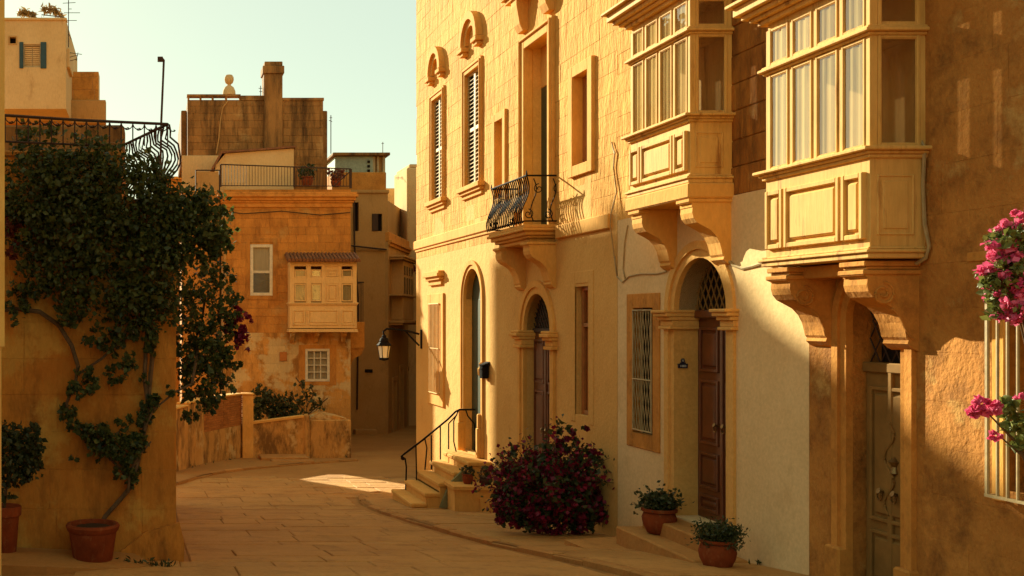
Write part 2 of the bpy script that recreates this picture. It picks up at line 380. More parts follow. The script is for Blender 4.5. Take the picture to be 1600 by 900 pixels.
def corbel(mb, F, u0, u1, P, vt, H, cap=.1):
    prof = [(-.03, 0), (P, 0), (P, -.05), (P - .03, -.06), (P - .03, -cap)]
    pts = [(.0, .0), (.01, .10), (-.02, .19), (-.10, .27), (-.24, .33), (-.40, .40), (-.52, .50), (-.60, .62), (-.64, .74), (-.66, .82), (-.70, .86), (-.68, .91), (-.76, .97), (-.84, 1.0)]
    for a, b in pts: prof.append(((P - .04) + a * P * 1.05, -cap - b * (H - cap)))
    prof.append((-.03, -H)); mb.prism(F, [(w, vt + v) for w, v in prof], u0, u1, 'u')
    mb.box(F, u0 - .02, u1 + .02, -.03, P + .012, vt - .045, vt, .008)
def spiral(F, u, cw, cv, r, turns=1.6, n=26, s=1):
    return [F.p(u, cw + r * (1 - .85 * i / n) * math.cos(s * turns * 2 * math.pi * i / n + 1.6), cv + r * (1 - .85 * i / n) * math.sin(s * turns * 2 * math.pi * i / n + 1.6)) for i in range(n + 1)]
def leaves(name, centers, size, mat, parent, kind='stuff', droop=.3, aspect=.62, jitter=.55):
    n = len(centers); C = np.asarray(centers, float)
    d = RNG.normal(size=(n, 3)); d[:, 2] -= droop; d /= np.linalg.norm(d, axis=1)[:, None]
    q = RNG.normal(size=(n, 3)); s = np.cross(d, q); s /= np.linalg.norm(s, axis=1)[:, None]; nn = np.cross(d, s)
    L = (size * (1 + jitter * RNG.uniform(-1, 1, n)))[:, None]
    base, tip = C - d * L * .5, C + d * L * .5
    a = C - d * L * .05 + s * L * aspect * .5 + nn * L * .12; b = C - d * L * .05 - s * L * aspect * .5 + nn * L * .12
    o0 = np.array(ORG.get(parent.name, Vector())) if parent else np.zeros(3)
    V = np.stack([base, a, tip, b], 1).reshape(-1, 3) - o0
    Fc = np.array([[0, 1, 2], [0, 2, 3]]); Fs = (np.arange(n)[:, None, None] * 4 + Fc[None]).reshape(-1, 3)
    me = bpy.data.meshes.new(name); me.vertices.add(len(V)); me.vertices.foreach_set('co', V.ravel())
    me.loops.add(len(Fs) * 3); me.loops.foreach_set('vertex_index', Fs.ravel().astype(np.int32))
    me.polygons.add(len(Fs)); me.polygons.foreach_set('loop_start', (np.arange(len(Fs)) * 3).astype(np.int32)); me.update(); me.validate()
    me.materials.append(M[mat]); o = bpy.data.objects.new(name, me); COL.objects.link(o); o.parent = parent
    if kind: o['kind'] = kind
    return o
def sprays(base, n, reach, up=.5, spread=1.0, flat=1.0, leaf_n=26, tipn=0, start=.3):
    """arching shoots from a base: returns leaf points, tip points and the shoot curves"""
    base = np.array(base, float); Ls, Ts, Cs = [], [], []
    for i in range(n):
        a = RNG.uniform(0, 2 * math.pi); e = RNG.uniform(.05, 1) ** up; Ln = reach * RNG.uniform(.65, 1.1)
        d = np.array([math.cos(a) * (1 - e * .55) * spread, math.sin(a) * (1 - e * .55) * flat, e]); d /= np.linalg.norm(d)
        t = np.linspace(0, 1, 9)[:, None]; sag = np.array([0, 0, -.42 * Ln * (1 - e * .5)])
        w = RNG.normal(scale=.05 * Ln, size=3)
        c = base + d * Ln * t + sag * t ** 2.2 + w * np.sin(t * 5); Cs.append(c)
        q = RNG.uniform(start, 1, leaf_n) ** .8; P = np.stack([np.interp(q, t[:, 0], c[:, k]) for k in range(3)], 1)
        Ls.append(P + RNG.normal(scale=.035 + .03 * reach, size=P.shape))
        if tipn:
            m = RNG.integers(tipn // 2, tipn + 1); q = RNG.uniform(.5, 1.04, m); P = np.stack([np.interp(q, t[:, 0], c[:, k]) for k in range(3)], 1); Ts.append(P + RNG.normal(scale=.055, size=P.shape))
    return np.concatenate(Ls), (np.concatenate(Ts) if Ts else None), Cs
def clump(c, r, n, sq=(1, 1, 1), k=8):
    """points in small clusters inside an ellipsoid, thicker towards its skin"""
    c = np.array(c, float); out = []
    m = max(1, n // k)
    d = RNG.normal(size=(m, 3)); d /= np.linalg.norm(d, axis=1)[:, None]; rad = r * RNG.uniform(.25, 1, m) ** .5
    cc = c + d * rad[:, None] * np.array(sq)
    return np.concatenate([cc + RNG.normal(scale=r * .11, size=(m, 3)) for _ in range(k)])
exec_after = []

# ------------------------------------------------------------------ ground, street, pavements
mb = MB(); ys = sorted({y for y, _ in GY} | set(np.arange(-40, 80, 2.0)))
for a, b in zip(ys, ys[1:]): mb.add([(-600, a, g(a)), (600, a, g(a)), (600, b, g(b)), (-600, b, g(b))], [(0, 1, 2, 3)])
gnd = mb.build('ground', 'earth', None, kind='structure')
KERB = [(6, 5.55), (11, 5.32), (12.5, 5.22), (14, 5.08), (16, 4.93), (18, 4.80), (20, 4.70), (22, 4.62), (23.5, 4.56), (24.8, 4.62), (25.6, 4.85), (26.2, 5.35), (26.6, 6.1), (26.7, 7.05)]
def kx(y):
    for (a, xa), (b, xb) in zip(KERB, KERB[1:]):
        if y <= b: return xa + (xb - xa) * max(0, (y - a)) / (b - a)
    return KERB[-1][1]
slope = lambda q: Vector((q.x, q.y, q.z + g(q.y)))
FG = Fr((0, 0, 0), (1, 0, 0), (0, 0, 1), (0, 1, 0), slope)            # u = X, w = height over ground, v = Y
mb = MB(); yr = list(np.arange(4, 72, 2.0))
for a, b in zip(yr, yr[1:]):
    h = .004 if b <= 30 else .03
    mb.add([(-9, a, g(a) + h), (30, a, g(a) + h), (30, b, g(b) + h), (-9, b, g(b) + h)], [(0, 1, 2, 3)])
street = mb.build('street', 'road', None, kind='structure'); street['label'] = 'sloping street of worn dusty flagstones'
y = 9.0; cnt = 0
rest = MB()
while y < 30.2:
    dy = random.uniform(.45, .95); x = -.9 if y < 13 else .45
    x1 = kx(y + dy * .5) - .16 if y < 25 else 7.2
    while x < x1 - .15:
        w = random.uniform(.6, 1.9); xb = min(x + w, x1)
        if x1 - xb < .3: xb = x1
        m = MB(); sk = random.uniform(-.006, .006); gap = random.uniform(.002, .007)
        m.block(FG, x + gap, xb - gap, y + gap, y + dy - gap, -.02, .026 + sk, .014, .006)
        m.build('paving_stone', 'pave', street); x = xb; cnt += 1
    y += dy
# right pavement
mb = MB(); PV = .085
yr = list(np.arange(6, 26.01, .5))
for a, b in zip(yr, yr[1:]): mb.add([(kx(a) + .02, a, g(a) + PV - .012), (7.3, a, g(a) + PV - .012), (7.3, b, g(b) + PV - .012), (kx(b) + .02, b, g(b) + PV - .012)], [(0, 1, 2, 3)])
pav = mb.build('pavement', 'earth', None, kind='structure'); pav['label'] = 'raised flagstone pavement along the right hand houses'
y = 9.0
while y < 26.0:
    dy = random.uniform(.6, 1.0); x = kx(y + dy / 2) + .02
    n = random.choice([2, 2, 3]); cuts = [x + .12, *[x + .12 + (6.98 - x) * (k + random.uniform(-.15, .15)) / n for k in range(1, n)], 7.02]
    for a, b in zip(cuts, cuts[1:]):
        if b - a > .15: MB().block(FG, a + .006, b - .006, y + .005, min(y + dy, 26.2) - .005, PV - .04, PV + random.uniform(-.006, .006), .012, .006).build('paving_stone', 'pave', pav)
    y += dy
def kerb_line(pts, parent, h, w=.16):
    pts = [Vector((p[0], p[1], 0)) for p in pts]; d = 0
    fine = []
    for a, b in zip(pts, pts[1:]):
        n = max(1, int((b - a).length / .1))
        fine += [a.lerp(b, i / n) for i in range(n)]
    fine.append(pts[-1]); i = 0
    while i < len(fine) - 2:
        k = min(i + random.randint(7, 11), len(fine) - 1); a, b = fine[i], fine[k]
        t = (b - a).normalized(); nn = Vector((t.y, -t.x, 0)); e = t * .006
        Fk = Fr(a + e, t, nn, (0, 0, 1))
        m = MB(); L = (b - a).length - .012
        vs = []
        hh = h + random.uniform(-.028, .006)
        for (uu, ww, vv) in ((0, 0, -.1), (L, 0, -.1), (L, w, -.1), (0, w, -.1), (0, 0, hh - .02), (L, 0, hh - .02), (L, w, hh - .004), (0, w, hh - .004), (.02, .03, hh), (L - .02, .03, hh), (L - .02, w - .01, hh), (.02, w - .01, hh)):
            q = Fk.p(uu, ww, 0); vs.append((q.x, q.y, g(q.y) + vv))
        fs = [(8, 9, 10, 11)]
        for q in range(4):
            r = (q + 1) % 4; fs += [(q, r, 4 + r, 4 + q), (4 + q, 4 + r, 8 + r, 8 + q)]
        m.add(vs, fs).build('kerb_stone', 'kerb', parent); i = k
kerb_line([(x, y) for y, x in KERB], pav, PV + .005)
# left pavement in front of the garden wall
LK = [gp(x, y) for x, y in ((150, 800), (277, 760), (315, 748), (360, 739), (427, 732), (482, 727), (560, 722))]
LB = [gp(x, y) for x, y in ((150, 758), (277, 738), (331, 730), (380, 716), (420, 714), (482, 716), (560, 717))]
mb = MB()
for i in range(len(LK) - 1):
    q = [LK[i], LK[i + 1], LB[i + 1], LB[i]]; mb.add([(p.x + (-.12 if k < 2 else -.3) * 0, p.y + (0.02 if k < 2 else .5), g(p.y) + .1) for k, p in enumerate(q)], [(0, 1, 2, 3)])
lp = mb.build('far_pavement', 'road', None, kind='structure'); lp['label'] = 'narrow raised pavement below the garden wall'
kerb_line([(p.x, p.y) for p in LK][::-1], lp, .105, .2)
# rising footway in front of the creeper wall
mb = MB()
fw = [(-6.5, 13.45), (-.25, 13.45), (.02, 12.9), (-.6, 12.55), (-1.2, 12.2), (-6.5, 11.6)]
hz = [.42, .13, .03, .03, .10, .34]
n = len(fw); mb.add([(x, y, g(y) + h) for (x, y), h in zip(fw, hz)] + [(x, y, g(y) - .3) for x, y in fw], [tuple(range(n))] + [(i, (i + 1) % n, n + (i + 1) % n, n + i) for i in range(n)])
ft = mb.build('footway', 'road', None, kind='structure'); ft['label'] = 'low earth footway rising along the creeper wall'

# ------------------------------------------------------------------ parts shared by the houses
FR = Fr((7, 0, 0), (0, 1, 0), (-1, 0, 0))                          # right-hand facades: u = depth Y, w = out from the wall
FRD = lambda dw: Fr((7 - dw, 0, 0), (0, 1, 0), (-1, 0, 0))
def panel_ring(mb, F, u0, u1, v0, v1, w, t=.045, up=.03):
    ring(mb, F, u0, u1, v0, v1, t, w - .02, w + up, .008)
    mb.box(F, u0 + t + .03, u1 - t - .03, w - .02, w + up * .75, v0 + t + .03, v1 - t - .03, .02)
def door(house, F, u0, u1, v0, v1, w, mat, n_leaf=2, rows=((.04, .26), (.30, .68), (.72, .96)), label=None):
    mb = MB(); lw = (u1 - u0) / n_leaf
    for k in range(n_leaf): mb.box(F, u0 + k * lw + .005, u0 + (k + 1) * lw - .005, w - .06, w, v0, v1, .006)
    d = mb.build('door', mat, house, label=label); H = v1 - v0
    for k in range(n_leaf):
        for a, b in rows:
            m = MB(); panel_ring(m, F, u0 + k * lw + .09, u0 + (k + 1) * lw - .09, v0 + H * a, v0 + H * b, w + .002, .04, .032); m.build('door_panel', mat, d)
    m = MB(); m.box(F, (u0 + u1) / 2 - .035, (u0 + u1) / 2 + .035, w - .01, w + .035, v0, v1, .01); m.build('meeting_strip', mat, d)
    for s in (-1, 1):
        cu = (u0 + u1) / 2 + s * .10; cv = v0 + H * .47
        m = MB(); m.tube([F.p(cu, w, cv), F.p(cu, w + .05, cv + .01), F.p(cu, w + .075, cv + .02)], [.02, .014, .03], 8); m.tube([F.p(cu + .035 * math.cos(q), w + .06, cv - .03 + .045 * math.sin(q)) for q in np.linspace(0, 2 * math.pi, 12)[:-1]], .009, 5, True)
        m.build('handle', 'brass', d, smooth=True)
    return d
def lattice(mb, F, u0, u1, v0, v1, w, nu, slope_, r=.008):
    du = (u1 - u0) / nu; H = v1 - v0
    for s in (-1, 1):
        k = -int(H / slope_ / du) - 2
        while k <= nu + int(H / slope_ / du) + 2:
            pts = []
            for i in range(41):
                v = v0 + H * i / 40; u = u0 + k * du + s * (v - v0) / slope_
                if u0 <= u <= u1: pts.append(F.p(u, w + s * r * .7, v))
                elif len(pts) > 1: break
            if len(pts) > 1: mb.tube([pts[0], pts[-1]], r, 5)
            k += 1
def lattice_arch(mb, F, cu, rr, vs, w, step=.16, slope_=1.6, r=.008):
    for s in (-1, 1):
        c = -4.0
        while c < 4.0:
            pts = [(cu + c + s * (v - vs) / slope_, v) for v in np.linspace(vs, vs + rr, 60)]
            pts = [p for p in pts if (p[0] - cu) ** 2 + (p[1] - vs) ** 2 < rr * rr]
            if len(pts) > 1: mb.tube([F.p(p[0], w + s * r * .7, p[1]) for p in (pts[0], pts[-1])], r, 5)
            c += step
def half_disc(mb, F, cu, r, vs, w0, w1): mb.strip(F, arch_pts(cu, r, vs), [(p[0], vs) for p in arch_pts(cu, r, vs)], w0, w1)
def oriel(house, F, u0, u1, P, vb, vs, vm, vt, nf, mat, top_layers, label, clear_from=0, side_in=.0):
    """timber window box: panelled apron vb..vs, main lights vs..vm, small lights vm..vt"""
    FF = Fr(F.p(0, P, 0), F.U, F.W)                               # front plane
    FS = Fr(F.p(u0, 0, 0), F.W, -F.U)                             # near side plane: u = out from the wall
    FT = Fr(F.p(u1, 0, 0), F.W, F.U)
    mb = MB()
    mb.box(F, u0, u1, -.03, P, vb, vs, .006)
    pw = .072
    for u in (u0, u1 - pw): mb.box(F, u, u + pw, P - pw, P, vs, vt, .006)
    for u in (u0, u1 - pw): mb.box(F, u, u + pw, -.03, .05, vs, vt, .006)
    W = u1 - u0; pitch = (W - pw) / nf
    for k in range(1, nf): mb.box(F, u0 + k * pitch, u0 + k * pitch + pw, P - .07, P - .004, vs, vt, .006)
    mb.box(F, u0 + .02, u1 - .02, -.03, P - .01, vt - .0, vt + .14, .004)
    mb.box(F, u0 + .06, u1 - .06, -.02, .0, vs, vt)
    for Fs in (FS, FT): mb.box(Fs, .05, P - pw, -.07, -.004, vm - .03, vm + .05, .004)
    body = mb.build('oriel', mat, house, label=label)
    m = MB(); steps(m, F, u0, u1, vs - .10, [(.035, P + .03), (.03, P + .055), (.035, P + .10)], base=P); m.build('sill_moulding', mat, body)
    m = MB(); steps(m, F, u0, u1, vm - .035, [(.03, P + .025), (.035, P + .065), (.025, P + .035)], base=P); m.build('rail_moulding', mat, body)
    m = MB(); steps(m, F, u0, u1, vt + .06, top_layers, base=P); m.build('cornice', mat, body)
    m = MB(); steps(m, F, u0, u1, vb - .06, [(.05, P + .035), (.03, P + .06), (.025, P + .03)], base=P); m.build('base_moulding', mat, body)
    def light(Fx, a, b, c, d, curtain):
        m = MB(); t = .028; ring(m, Fx, a, b, c, d, t, -.05, .008, .005); ring(m, Fx, a + t, b - t, c + t, d - t, .008, -.009, .0, .003)
        m.build('window_sash', mat, body)
        m = MB(); m.add([Fx.p(a + t, -.008, c + t), Fx.p(b - t, -.008, c + t), Fx.p(b - t, -.008, d - t), Fx.p(a + t, -.008, d - t)], [(0, 1, 2, 3)]); m.build('pane', 'glass', body)
        if curtain:
            m = MB(); n = 9; A = []
            ph = random.uniform(0, 6)
            for i in range(n * 2 + 1):
                u = a + t * .6 + (b - a - t * 1.2) * i / (2 * n); A.append((u, -.018 + .006 * (math.sin(i * .9 + ph) + .5 * math.sin(i * 2.3 + ph * 2))))
            m.add([Fx.p(u, w, v) for v in (c, d) for u, w in A], [(i, i + 1, len(A) + i + 1, len(A) + i) for i in range(len(A) - 1)])
            m.build('curtain', curtain, body, recalc=False, smooth=True)
    for k in range(nf):
        a, b = u0 + k * pitch + pw - .004, u0 + (k + 1) * pitch + .004
        cu_ = 'sheer' if k < 2 else 'net'; light(FF, a, b, vs + .005, vm - .04, cu_); light(FF, a, b, vm + .055, vt - .0, cu_)
    for Fx in (FS, FT):
        light(Fx, .05, P - pw, vs + .005, vm - .035, 'sidec'); light(Fx, .05, P - pw, vm + .055, vt, 'sidec')
    H = vs - .10 - vb
    c0, c1 = vb + H * .14, vb + H * .86
    s = W * .185
    for a, b in ((u0 + .05, u0 + .05 + s), (u0 + .05 + s + .03, u1 - .05 - s - .03), (u1 - .05 - s, u1 - .05)):
        m = MB(); panel_ring(m, FF, a, b, c0, c1, .0, .05, .045); m.build('apron_panel', mat, body)
    for Fx in (FS, FT):
        m = MB(); panel_ring(m, Fx, .10, P - .06, c0 + .03, c1 - .03, .0, .022, .012); m.build('apron_panel', mat, body)
    return body
def shutter_window(house, u0, u1, v0, v1, hood=True):
    m = MB(); ring(m, FR, u0, u1, v0, v1, .17, -.08, .05, .008, bottom=False); ring(m, FR, u0 + .045, u1 - .045, v0, v1 - .045, .035, .04, .075, .006, bottom=False)
    fr = m.build('window', 'trim', house, label='tall shuttered window in a moulded stone frame')
    m = MB(); steps(m, FR, u0, u1, v0 - .26, [(.09, .05), (.07, .10), (.10, .15)]); m.build('window_sill', 'trim', fr)
    a, b, c, d = u0 + .17, u1 - .17, v0, v1 - .17; h = (b - a) / 2
    for k in range(2):
        m = MB(); p, q = a + k * h + .004, a + (k + 1) * h - .004
        ring(m, FR, p, q, c, d, .05, -.08, -.03, .004); m.box(FR, p + .05, q - .05, -.08, -.033, (c + d) / 2 - .04, (c + d) / 2 + .04); m.build('shutter', 'louvre', fr)
        m = MB(); m.box(FR, p + .05, q - .05, -.10, -.088, c, d); m.build('slat_shade_sheet', 'dark', fr)  # near-black sheet stands in for the shade between the slats
        m = MB(); v = c + .06
        while v < d - .1:
            if abs(v + .03 - (c + d) / 2) > .07:
                m.add([FR.p(x, w, vv) for x in (p + .05, q - .05) for w, vv in ((-.080, v + .040), (-.032, v + .000), (-.030, v + .012), (-.078, v + .052))],
                      [(0, 1, 2, 3), (4, 7, 6, 5), (0, 4, 5, 1), (1, 5, 6, 2), (2, 6, 7, 3), (3, 7, 4, 0)])
            v += .088
        m.build('louvre_slats', 'louvre', fr, kind='stuff')
    if hood:
        cu = (u0 + u1) / 2; r = (u1 - u0) / 2 * .98; m = MB()
        for (ri, ro, p) in ((r * .52, r * .74, .08), (r * .72, r * .98, .15)):
            A = [(x, 6.05 + (v - 6.05) * 1.02) for x, v in arch_pts(cu, ri, 6.08, 14)]; B = [(x, v) for x, v in arch_pts(cu, ro, 6.08, 14)]
            m.strip(FR, A, B, -.02, p)
        for s in (-1, 1): m.box(FR, cu + s * r * .5, cu + s * r * 1.06, -.02, .17, 5.96, 6.06, .01); m.box(FR, cu + s * r * .58, cu + s * r * .96, -.02, .12, 5.88, 5.96, .01)
        m.build('window_hood', 'trim', house)
def plain_window(house, F, u0, u1, v0, v1, t, proud, sunk, back, label=None, frame_mat='trim'):
    m = MB(); ring(m, F, u0, u1, v0, v1, t, -sunk, proud, .008)
    w = m.build('window', frame_mat, house, label=label)
    m = MB(); m.box(F, u0 + t, u1 - t, -sunk - .03, -sunk + .02, v0 + t, v1 - t); m.build('window_leaf', back, w)
    return w

# ------------------------------------------------------------------ cream townhouse with the iron balcony (right, farthest)
HA = thing('townhouse', 'tall sunlit cream stone townhouse with iron balcony and two long louvred windows', 'house', (7, 22.7, -4.4))
A0, A1 = 16.42, 29.0
W1, W2 = (26.10, 27.42, 2.95, 5.64), (23.13, 24.52, 2.95, 5.63)
W3, W4 = (21.55, 22.37, 2.3, 4.19), (17.25, 18.24, 2.37, 4.2)
BD = (18.97, 20.66, 1.66, 5.32)
LW = (26.15, 27.67, -2.1, .65); D1 = (23.22, 24.55, -2.92, 1.13, True); D2 = (19.18, 20.55, -3.6, .48, True); W5 = (17.5, 18.06, -1.56, .55)
sub = lambda o, t: (o[0] + t, o[1] - t, o[2] + t, o[3] - t)
opsA = [(W1[0] + .15, W1[1] - .15, W1[2], W1[3] - .15), (W2[0] + .15, W2[1] - .15, W2[2], W2[3] - .15), sub(W3, .14), sub(W4, .16), (BD[0] + .22, BD[1] - .22, BD[2], BD[3] - .22), sub(LW, .3), D1, D2, W5]
m = MB(); wall_cells(m, Fr((7.02, 0, 0), (0, 1, 0), (-1, 0, 0)), A0, A1, 1.62, 10.2, opsA, -.45, 0)
wall_cells(m, FR, A0, A1, -6.2, 1.62, opsA, -.47, 0)
m.box(WORLD, 7.02, 15, A0, A1, 9.9, 10.2); m.box(WORLD, 7.49, 15, A1 - .4, A1, -6.2, 9.9); m.box(WORLD, 14.6, 15, A0, A1 - .4, -6.2, 9.9); m.box(WORLD, 7.49, 14.6, A0, A0 + .3, -6.2, 9.9)
m.build('wall', 'cream', HA)
m = MB(); m.box(FR, A0 + .3, A1 - .4, -1.4, -1.3, -6, 9.8); m.build('dark_room_backing', 'dark', HA)
ashlar(HA, FR, A0, A1, 1.62, 10.2, opsA, .31, (.62, 1.05), -.03, 0, 'stone', vmax=lambda u: .294 * u + .35, jit=.003, gap=.0015, c=.0035)
m = MB(); m.box(FR, 20.95, A1, -.03, .07, 1.86, 2.09, .02); m.box(FR, 20.95, A1, -.03, .035, 1.80, 1.86, .01); m.box(FR, 16.62, 18.82, -.03, .06, 1.40, 1.63, .015)
m.box(FR, A1 - .002, A1 + .06, -.4, .07, 1.86, 2.09, .02); m.build('string_course', 'trim', HA)
shutter_window(HA, *W1); shutter_window(HA, *W2)
plain_window(HA, FR, *W3, .16, .05, .22, 'tanwood', 'small narrow upper window in plain stone frame'); plain_window(HA, FR, *W4, .18, .06, .14, 'orwood', 'upper window with orange wooden leaf in stone frame')
m = MB(); m.box(FR, W4[0] + .42, W4[0] + .48, -.125, -.08, W4[2] + .18, W4[3] - .18, .01); m.build('window_post', 'orwood', HA)
# balcony door
m = MB(); ring(m, FR, BD[0], BD[1], BD[2], BD[3], .235, -.12, .06, .01, bottom=False); ring(m, FR, BD[0] + .03, BD[1] - .03, BD[2], BD[3] - .03, .05, .05, .10, .01, bottom=False)
bdo = m.build('balcony_door', 'trim', HA, label='tall balcony doorway in moulded stone frame')
m = MB(); m.box(FR, BD[0] + .22, BD[1] - .22, -.34, -.28, 1.66, 4.35, .01); m.box(FR, BD[0] + .3, BD[0] + .5, -.28, -.25, 1.9, 4.2, .02); m.build('door_leaf', 'green', bdo)
m = MB(); m.box(FR, BD[0] + .22, BD[1] - .22, -.33, -.27, 4.35, 5.1, .01); m.build('transom_panel', 'trim', bdo)
m = MB(); m.box(FR, BD[0] + .235, BD[0] + .30, -.28, -.10, 1.66, 4.35, .01); m.build('open_leaf', 'lpaint', bdo)
m = MB()
for u in (BD[0] + .02, BD[1] - .02 - .3): m.prism(FR, [(-.02, 5.42), (.10, 5.42), (.16, 5.55), (.22, 5.9), (.22, 6.02), (-.02, 6.02)], u, u + .3)
steps(m, FR, BD[0], BD[1], 6.02, [(.08, .26), (.08, .32), (.09, .38)]); m.build('door_hood', 'trim', HA)
# balcony
Bu0, Bu1, BP = 18.85, 20.92, .60
m = MB(); v = 1.36
for h, p in ((.07, .42), (.05, .48), (.07, .54), (.05, .60), (.06, .57)): m.box(FR, Bu0 + (.6 - p), Bu1 - (.6 - p), -.03, p, v, v + h, .012); v += h
bal = m.build('balcony', 'trim', HA, label='moulded stone balcony slab with bellied iron railing')
for bu in (Bu0 + .06, Bu1 - .46): m = MB(); corbel(m, FR, bu, bu + .34, .50, 1.36, .80, .08); m.build('balcony_corbel', 'trim', HA)
RB, RT = 1.66, 2.51
def belly(t): return .02 - .055 * math.sin(2 * math.pi * (1 - t) * .92) + .045 * (1 - t)
def bal_pt(u, t, p, end=0): return FR.p(u, p + belly(t) - .06, RB + (RT - RB) * t)
m = MB(); pf = BP - .08
top = [FR.p(Bu0 + .05, -.02, RT), FR.p(Bu0 + .05, pf, RT), FR.p(Bu1 - .05, pf, RT), FR.p(Bu1 - .05, -.02, RT)]
m.tube(top, .016, 6); m.tube([p + Vector((0, 0, -(RT - RB) + .06)) + Vector((-.03 if i in (1, 2) else 0, 0, 0)) for i, p in enumerate(top)], .013, 6)
for u in (Bu0 + .05, Bu1 - .05):
    m.tube([FR.p(u, pf, RT), FR.p(u, pf, RT + .09)], [.02, .006], 6)
rail = m.build('top_rail', 'iron', bal, smooth=True)
N = 21
for k in range(N):
    u = Bu0 + .05 + (Bu1 - Bu0 - .1) * k / (N - 1)
    MB().tube([FR.p(u + .008 * math.sin(t * 9 + k), pf - .02 + belly(t), RB + .02 + (RT - RB - .02) * t) for t in np.linspace(0, 1, 15)], .0125, 5).build('baluster', 'iron', bal, smooth=True)
for u in (Bu0 + .05, Bu1 - .05):
    for w in (.06, .40):
        m = MB(); m.tube([FR.p(u, w + .05 * math.sin(t * 6.28), RB + .05 + .75 * t) for t in np.linspace(0, 1, 12)], .010, 5)
        for cv, s in ((RB + .18, 1), (RB + .62, -1)): m.tube(spiral(Fr(FR.p(u, 0, 0), FR.U, FR.W), 0, w + .09 * s, cv, .09, 1.4, 18, s), .009, 5)
        m.build('scroll', 'iron', bal, smooth=True)
# ground floor of the townhouse
m = MB(); ring(m, FR, *LW, .32, -.1, .05, .01); lw = m.build('window', 'trim', HA, label='ground floor window filled by a pale vertical bar grille')
m = MB(); m.box(FR, LW[0] + .32, LW[1] - .32, -.12, -.08, LW[2] + .32, LW[3] - .32); m.build('pane', 'tanwood', lw)
a, b, c, d = LW[0] + .3, LW[1] - .3, LW[2] + .3, LW[3] - .25
for k in range(8):
    u = a + (b - a) * k / 7; MB().tube([FR.p(u, .075, c), FR.p(u, .075, d)], .016, 5).build('grille_bar', 'lpaint', lw, smooth=True)
m = MB(); m.tube([FR.p(a - .03, .075, c), FR.p(b + .03, .075, c)], .018, 5); m.tube([FR.p(a - .03, .075, d), FR.p(b + .03, .075, d)], .018, 5); m.tube([FR.p(a, .075, (c + d) / 2), FR.p(b, .075, (c + d) / 2)], .014, 5); m.build('grille_frame', 'lpaint', lw)
m = MB(); steps(m, FR, 26.35, 27.45, .86, [(.12, .06), (.08, .12), (.08, .18), (.06, .14)]); m.build('window_hood', 'trim', HA)
def arched_surround(house, D, t, mat, zs=None, jut=.02, base=None):
    cu = (D[0] + D[1]) / 2; ri = (D[1] - D[0]) / 2; vs = D[3] - ri; m = MB(); v0 = D[2] if base is None else base
    arch_ring(m, FR, cu, ri - .001, ri + t, vs, v0, -.05, jut); arch_ring(m, FR, cu, ri + t * .55, ri + t + .02, vs, v0, .0, jut + .03)
    s = m.build('door_surround', mat, house)
    return cu, ri, vs, s
cu, ri, vs, s = arched_surround(HA, D1, .16, 'trim', base=-2.93)
m = MB(); m.box(FR, D1[0], D1[1], -.24, -.18, -2.92, vs, .01); m.box(FR, D1[0] + .08, cu - .04, -.18, -.16, -2.6, -.2, .02); half_disc(m, FR, cu, ri, vs, -.23, -.185)
m.build('door', 'green', HA, label='dark green arched door set back above the steps')
for a, b in ((D1[0] - .12, D1[0] + .01), (D1[1] - .01, D1[1] + .14)):
    m = MB(); m.box(FR, a, b, -.02, .13, -2.94, -2.3, .02); m.box(FR, a + .012, b - .012, -.02, .11, -2.3, -2.0, .02); m.build('door_plinth', 'trim', HA)
cu, ri, vs, s = arched_surround(HA, D2, .22, 'trim', base=-3.75)
for u0, u1 in ((D2[0] - .30, D2[0] + .04), (D2[1] - .04, D2[1] + .30)):
    v = vs - .32; m = MB()
    for h, p in ((.06, .10), (.10, .07), (.06, .12), (.06, .17), (.05, .14)): m.box(FR, u0 - p * .3, u1 + p * .3, -.3, p + .01, v, v + h, .01); v += h
    m.build('impost', 'trim', HA)
dd = door(HA, FR, D2[0], D2[1], -3.6, vs - .02, -.18, 'walnut', 2, label='dark brown arched double door behind the red flowering bush')
m = MB(); half_disc(m, FR, cu, ri, vs, -.26, -.22); m.build('fanlight', 'dglass', HA)
m = MB(); lattice_arch(m, FR, cu, ri, vs, -.19, .13, 1.2, .010); m.box(FR, D2[0], D2[1], -.23, -.15, vs - .03, vs + .05, .01); m.build('fanlight_grille', 'rust', HA)
w5 = MB(); w5.box(FR, W5[0], W5[1], -.21, -.16, W5[2], W5[3]); w5 = w5.build('window', 'orwood', HA, label='tall narrow deep-set window with orange brown wooden frame')
m = MB(); ring(m, FR, W5[0], W5[1], W5[2], W5[3], .07, -.16, -.10, .01); m.box(FR, W5[0] + .07, W5[1] - .07, -.16, -.1, -.12, -.05, .01); m.build('window_frame', 'orwood', w5)
m = MB(); ring(m, FR, W5[0] - .2, W5[1] + .2, W5[2] - .12, W5[3] + .25, .2, -.02, .012, .006, bottom=False); m.build('window_surround', 'cream', HA)

